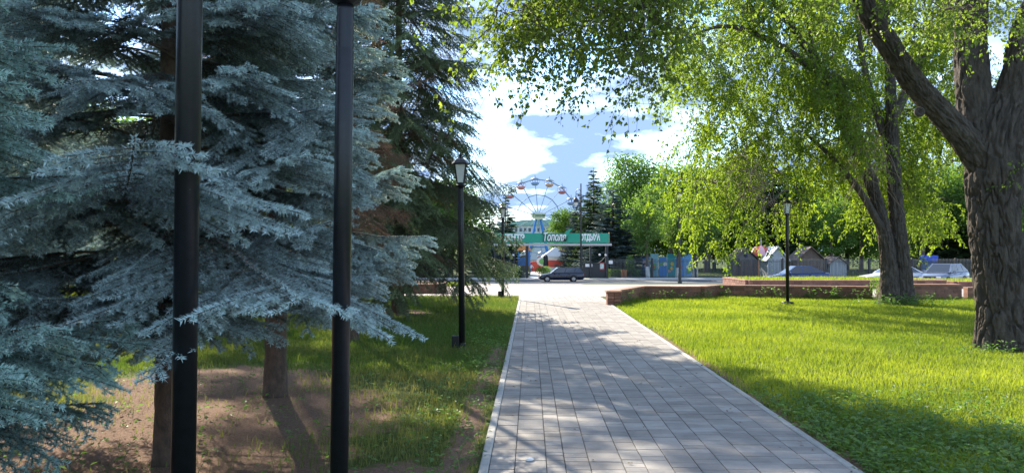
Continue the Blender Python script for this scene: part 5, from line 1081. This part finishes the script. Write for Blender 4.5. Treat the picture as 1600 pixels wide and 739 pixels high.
lawn('verge_grass', 'green and straw coloured grass under the spruces left of the path', [(-7.5, 0, 4.2, 9, 2200, True, 1.0, 1.0), (-11, 0.1, 9, 15, 1300, True, 1.3, 1.0), (-18, 0.3, 15, 26.8, 700, False, 2.3, 1.15)], lmask,
     lambda x, y, g: 0.07 + 0.08 * (n3(x, y, 1.1) - 0.4) + 0.09 * (g.random(len(x)) < 0.03), lambda x, y, g: np.where(y > 10, -0.02, 0.30) + 0.10 + 0.7 * (n3(x, y, 0.8, 5.5) - 0.5) + g.normal(0, 0.13, len(x)), M_GRASS_DRY, 302)
lawn('far_grass', 'grass on the planters and verges beyond the plaza', [(13.1, 23.4, 42.2, 46.3, 90, False, 5, 0.8), (24.8, 30.8, 42.7, 46.3, 90, False, 5, 0.8), (-16, -3.5, 52, 69, 60, False, 8, 2.0), (-30, -9, 27, 52, 30, False, 8, 2.0)],
     lambda x, y, g: np.ones(len(x), bool), lambda x, y, g: np.full(len(x), 0.1) + 0.5 * ((x > 13) & (y < 47)) * 0.2, lambda x, y, g: 0.5 + g.normal(0, 0.2, len(x)), M_GRASS, 303)
# raise the planter blades onto their turf
me = bpy.data.objects['far_grass'].data; co = np.empty(len(me.vertices) * 3, np.float32); me.vertices.foreach_get('co', co); co = co.reshape(-1, 3)
k1 = (co[:, 0] > 13) & (co[:, 0] < 24) & (co[:, 1] < 47); k2 = (co[:, 0] > 24) & (co[:, 1] < 47)
co[k1, 2] += -0.08 - gz(co[k1, 1]) + 0.012; co[k2, 2] += -0.18 - gz(co[k2, 1]) + 0.012; me.vertices.foreach_set('co', co.ravel()); me.update()

# broad leaved weeds: bottom right corner, along the path edge, at the wall foot
def weeds(name, label, spots, seed):
    g = np.random.default_rng(seed); P = []; D = []; Nn = []; Ln = []; SP = []
    for (x, y, h, n) in spots:
        for k in range(n):
            a = g.uniform(0, 6.283); t = g.uniform(0.25, 1); r = g.uniform(0.01, 0.05) + 0.04 * t; P.append((x + r * math.cos(a), y + r * math.sin(a), h * t - 0.01)); D.append((math.cos(a), math.sin(a), g.uniform(-.2, .7))); Nn.append((g.normal() * .3, g.normal() * .3, 1)); Ln.append(g.uniform(.03, .065) * (0.7 + h * 3))
        SP.append([(x + .02 * q * g.normal(), y + .02 * q * g.normal(), -0.015 + h * q / 3) for q in range(4)])
    P = np.array(P); v_, f_ = leaves_geo(P, np.array(D), norm(np.array(Nn)), np.array(Ln), np.array(Ln) * g.uniform(.4, .7, len(P))); tv, tf = strand_tubes(np.array(SP), .003, .001)
    o = link(name, npmesh(name, np.concatenate([v_, tv]), np.concatenate([f_, tf + len(v_)]), var=np.concatenate([np.repeat(np.clip(g.normal(.5, .25, len(P)), 0, 1), 4), np.full(len(tv), .4)])), None, M_WEED)
    return tag(o, label, 'weeds', kind='stuff')
g = np.random.default_rng(77); sp = []
while len(sp) < 1000:
    y = g.uniform(4.8, 9.5); x = path_right(y) + 0.03 + abs(g.normal(0, 1.5)); 
    if x > 0.72 * y + 1 or g.random() < (y - 5.5) / 3.4 - 0.25 * (n3(np.array([x]), np.array([y]), 1.0)[0] - .5): continue
    sp.append((x, y, g.uniform(.04, .13), int(g.integers(6, 12))))
weeds('weed_patch', 'dark leafy weeds along the near right edge of the path', sp, 401)
sp = [(path_left(y) - .05 - abs(g.normal(0, .35)), y, g.uniform(.03, .12), int(g.integers(4, 9))) for y in g.uniform(4.6, 16, 260)] + [(g.uniform(-5, -.6), g.uniform(4.5, 10), g.uniform(.03, .12), int(g.integers(4, 8))) for _ in range(240)]
weeds('weed_seedlings', 'scattered seedlings and weeds in the litter left of the path', sp, 402)
sp = [(x, float(wall_y(np.array([x]))[0]) - g.uniform(.05, .4), g.uniform(.1, .42), int(g.integers(8, 22))) for x in g.uniform(3.2, 13, 90)]
weeds('wall_weeds', 'taller weeds sprouting along the foot of the zigzag brick wall', sp, 403)
sp = [(B2.x + g.normal(0, .6), B2.y - .35 + g.normal(0, .25), g.uniform(.1, .4), 14) for _ in range(70)] + [(B1.x + g.normal(0, .6), B1.y - .4 - abs(g.normal(0, .15)), g.uniform(.05, .2), 10) for _ in range(40)]
weeds('trunk_weeds', 'weeds growing round the feet of the two big trees', sp, 404)
# fallen leaves, cones and twigs on path and litter
g = np.random.default_rng(78); n = 120; y = g.uniform(5, 22, n); x = path_left(y) + g.uniform(.05, PATH_W - .05, n); P = np.stack([x, y, np.full(n, .016)], -1)
v_, f_ = leaves_geo(P, np.stack([g.normal(size=n), g.normal(size=n), g.uniform(0, .2, n)], -1), np.tile([0, 0, 1.0], (n, 1)) + g.normal(0, .15, (n, 3)), g.uniform(.02, .05, n), g.uniform(.012, .03, n))
o = link('fallen_leaves', npmesh('fallen_leaves', v_, f_, var=np.repeat(g.random(n), 4)), None, leaf_mat('dry_leaf', (.12, .08, .05), (.34, .28, .18), trans=.1)); tag(o, 'scattered dry leaves lying on the paved path', 'leaves', kind='stuff')
mb = MB(); 
st_ = empty('pale_stone', (ax(827, 5.85), 5.85, 0.008), 0.4, 'small white stone lying on the path at the bottom edge', 'stone'); mb.smooth = True; mb.lathe([(.005, 0), (.022, .002), (.028, .009), (.018, .018), (.004, .02)], 9, M=Matrix.Diagonal((1.4, .8, 1, 1))); mb.build('stone', M_WHITE, st_)
n = 7000; x = g.normal(-2.9, 1.6, n); y = g.normal(6.9, 1.8, n); k = (x < path_left(y) - .05) & (y > 3.5) & (g.random(n) < litter(x, y) + .1); x = x[k]; y = y[k]; n = len(x)
a = g.uniform(0, 6.283, n); d = np.stack([np.cos(a), np.sin(a), g.uniform(-.1, .25, n)], -1); l_ = g.uniform(.02, .07, n); P = np.stack([x, y, np.full(n, -.008)], -1)
v_, f_ = leaves_geo(P, d, np.tile([0, 0, 1.0], (n, 1)), l_, l_ * .07 + .002); o = link('needle_litter', npmesh('needle_litter', v_, f_, var=np.repeat(g.random(n), 4)), None, leaf_mat('litter_bits', (.12, .07, .045), (.36, .23, .15), trans=0, rough=1.0, spec=0.0)); tag(o, 'fallen needles and twigs on the bare earth under the blue spruces', 'litter', kind='stuff')
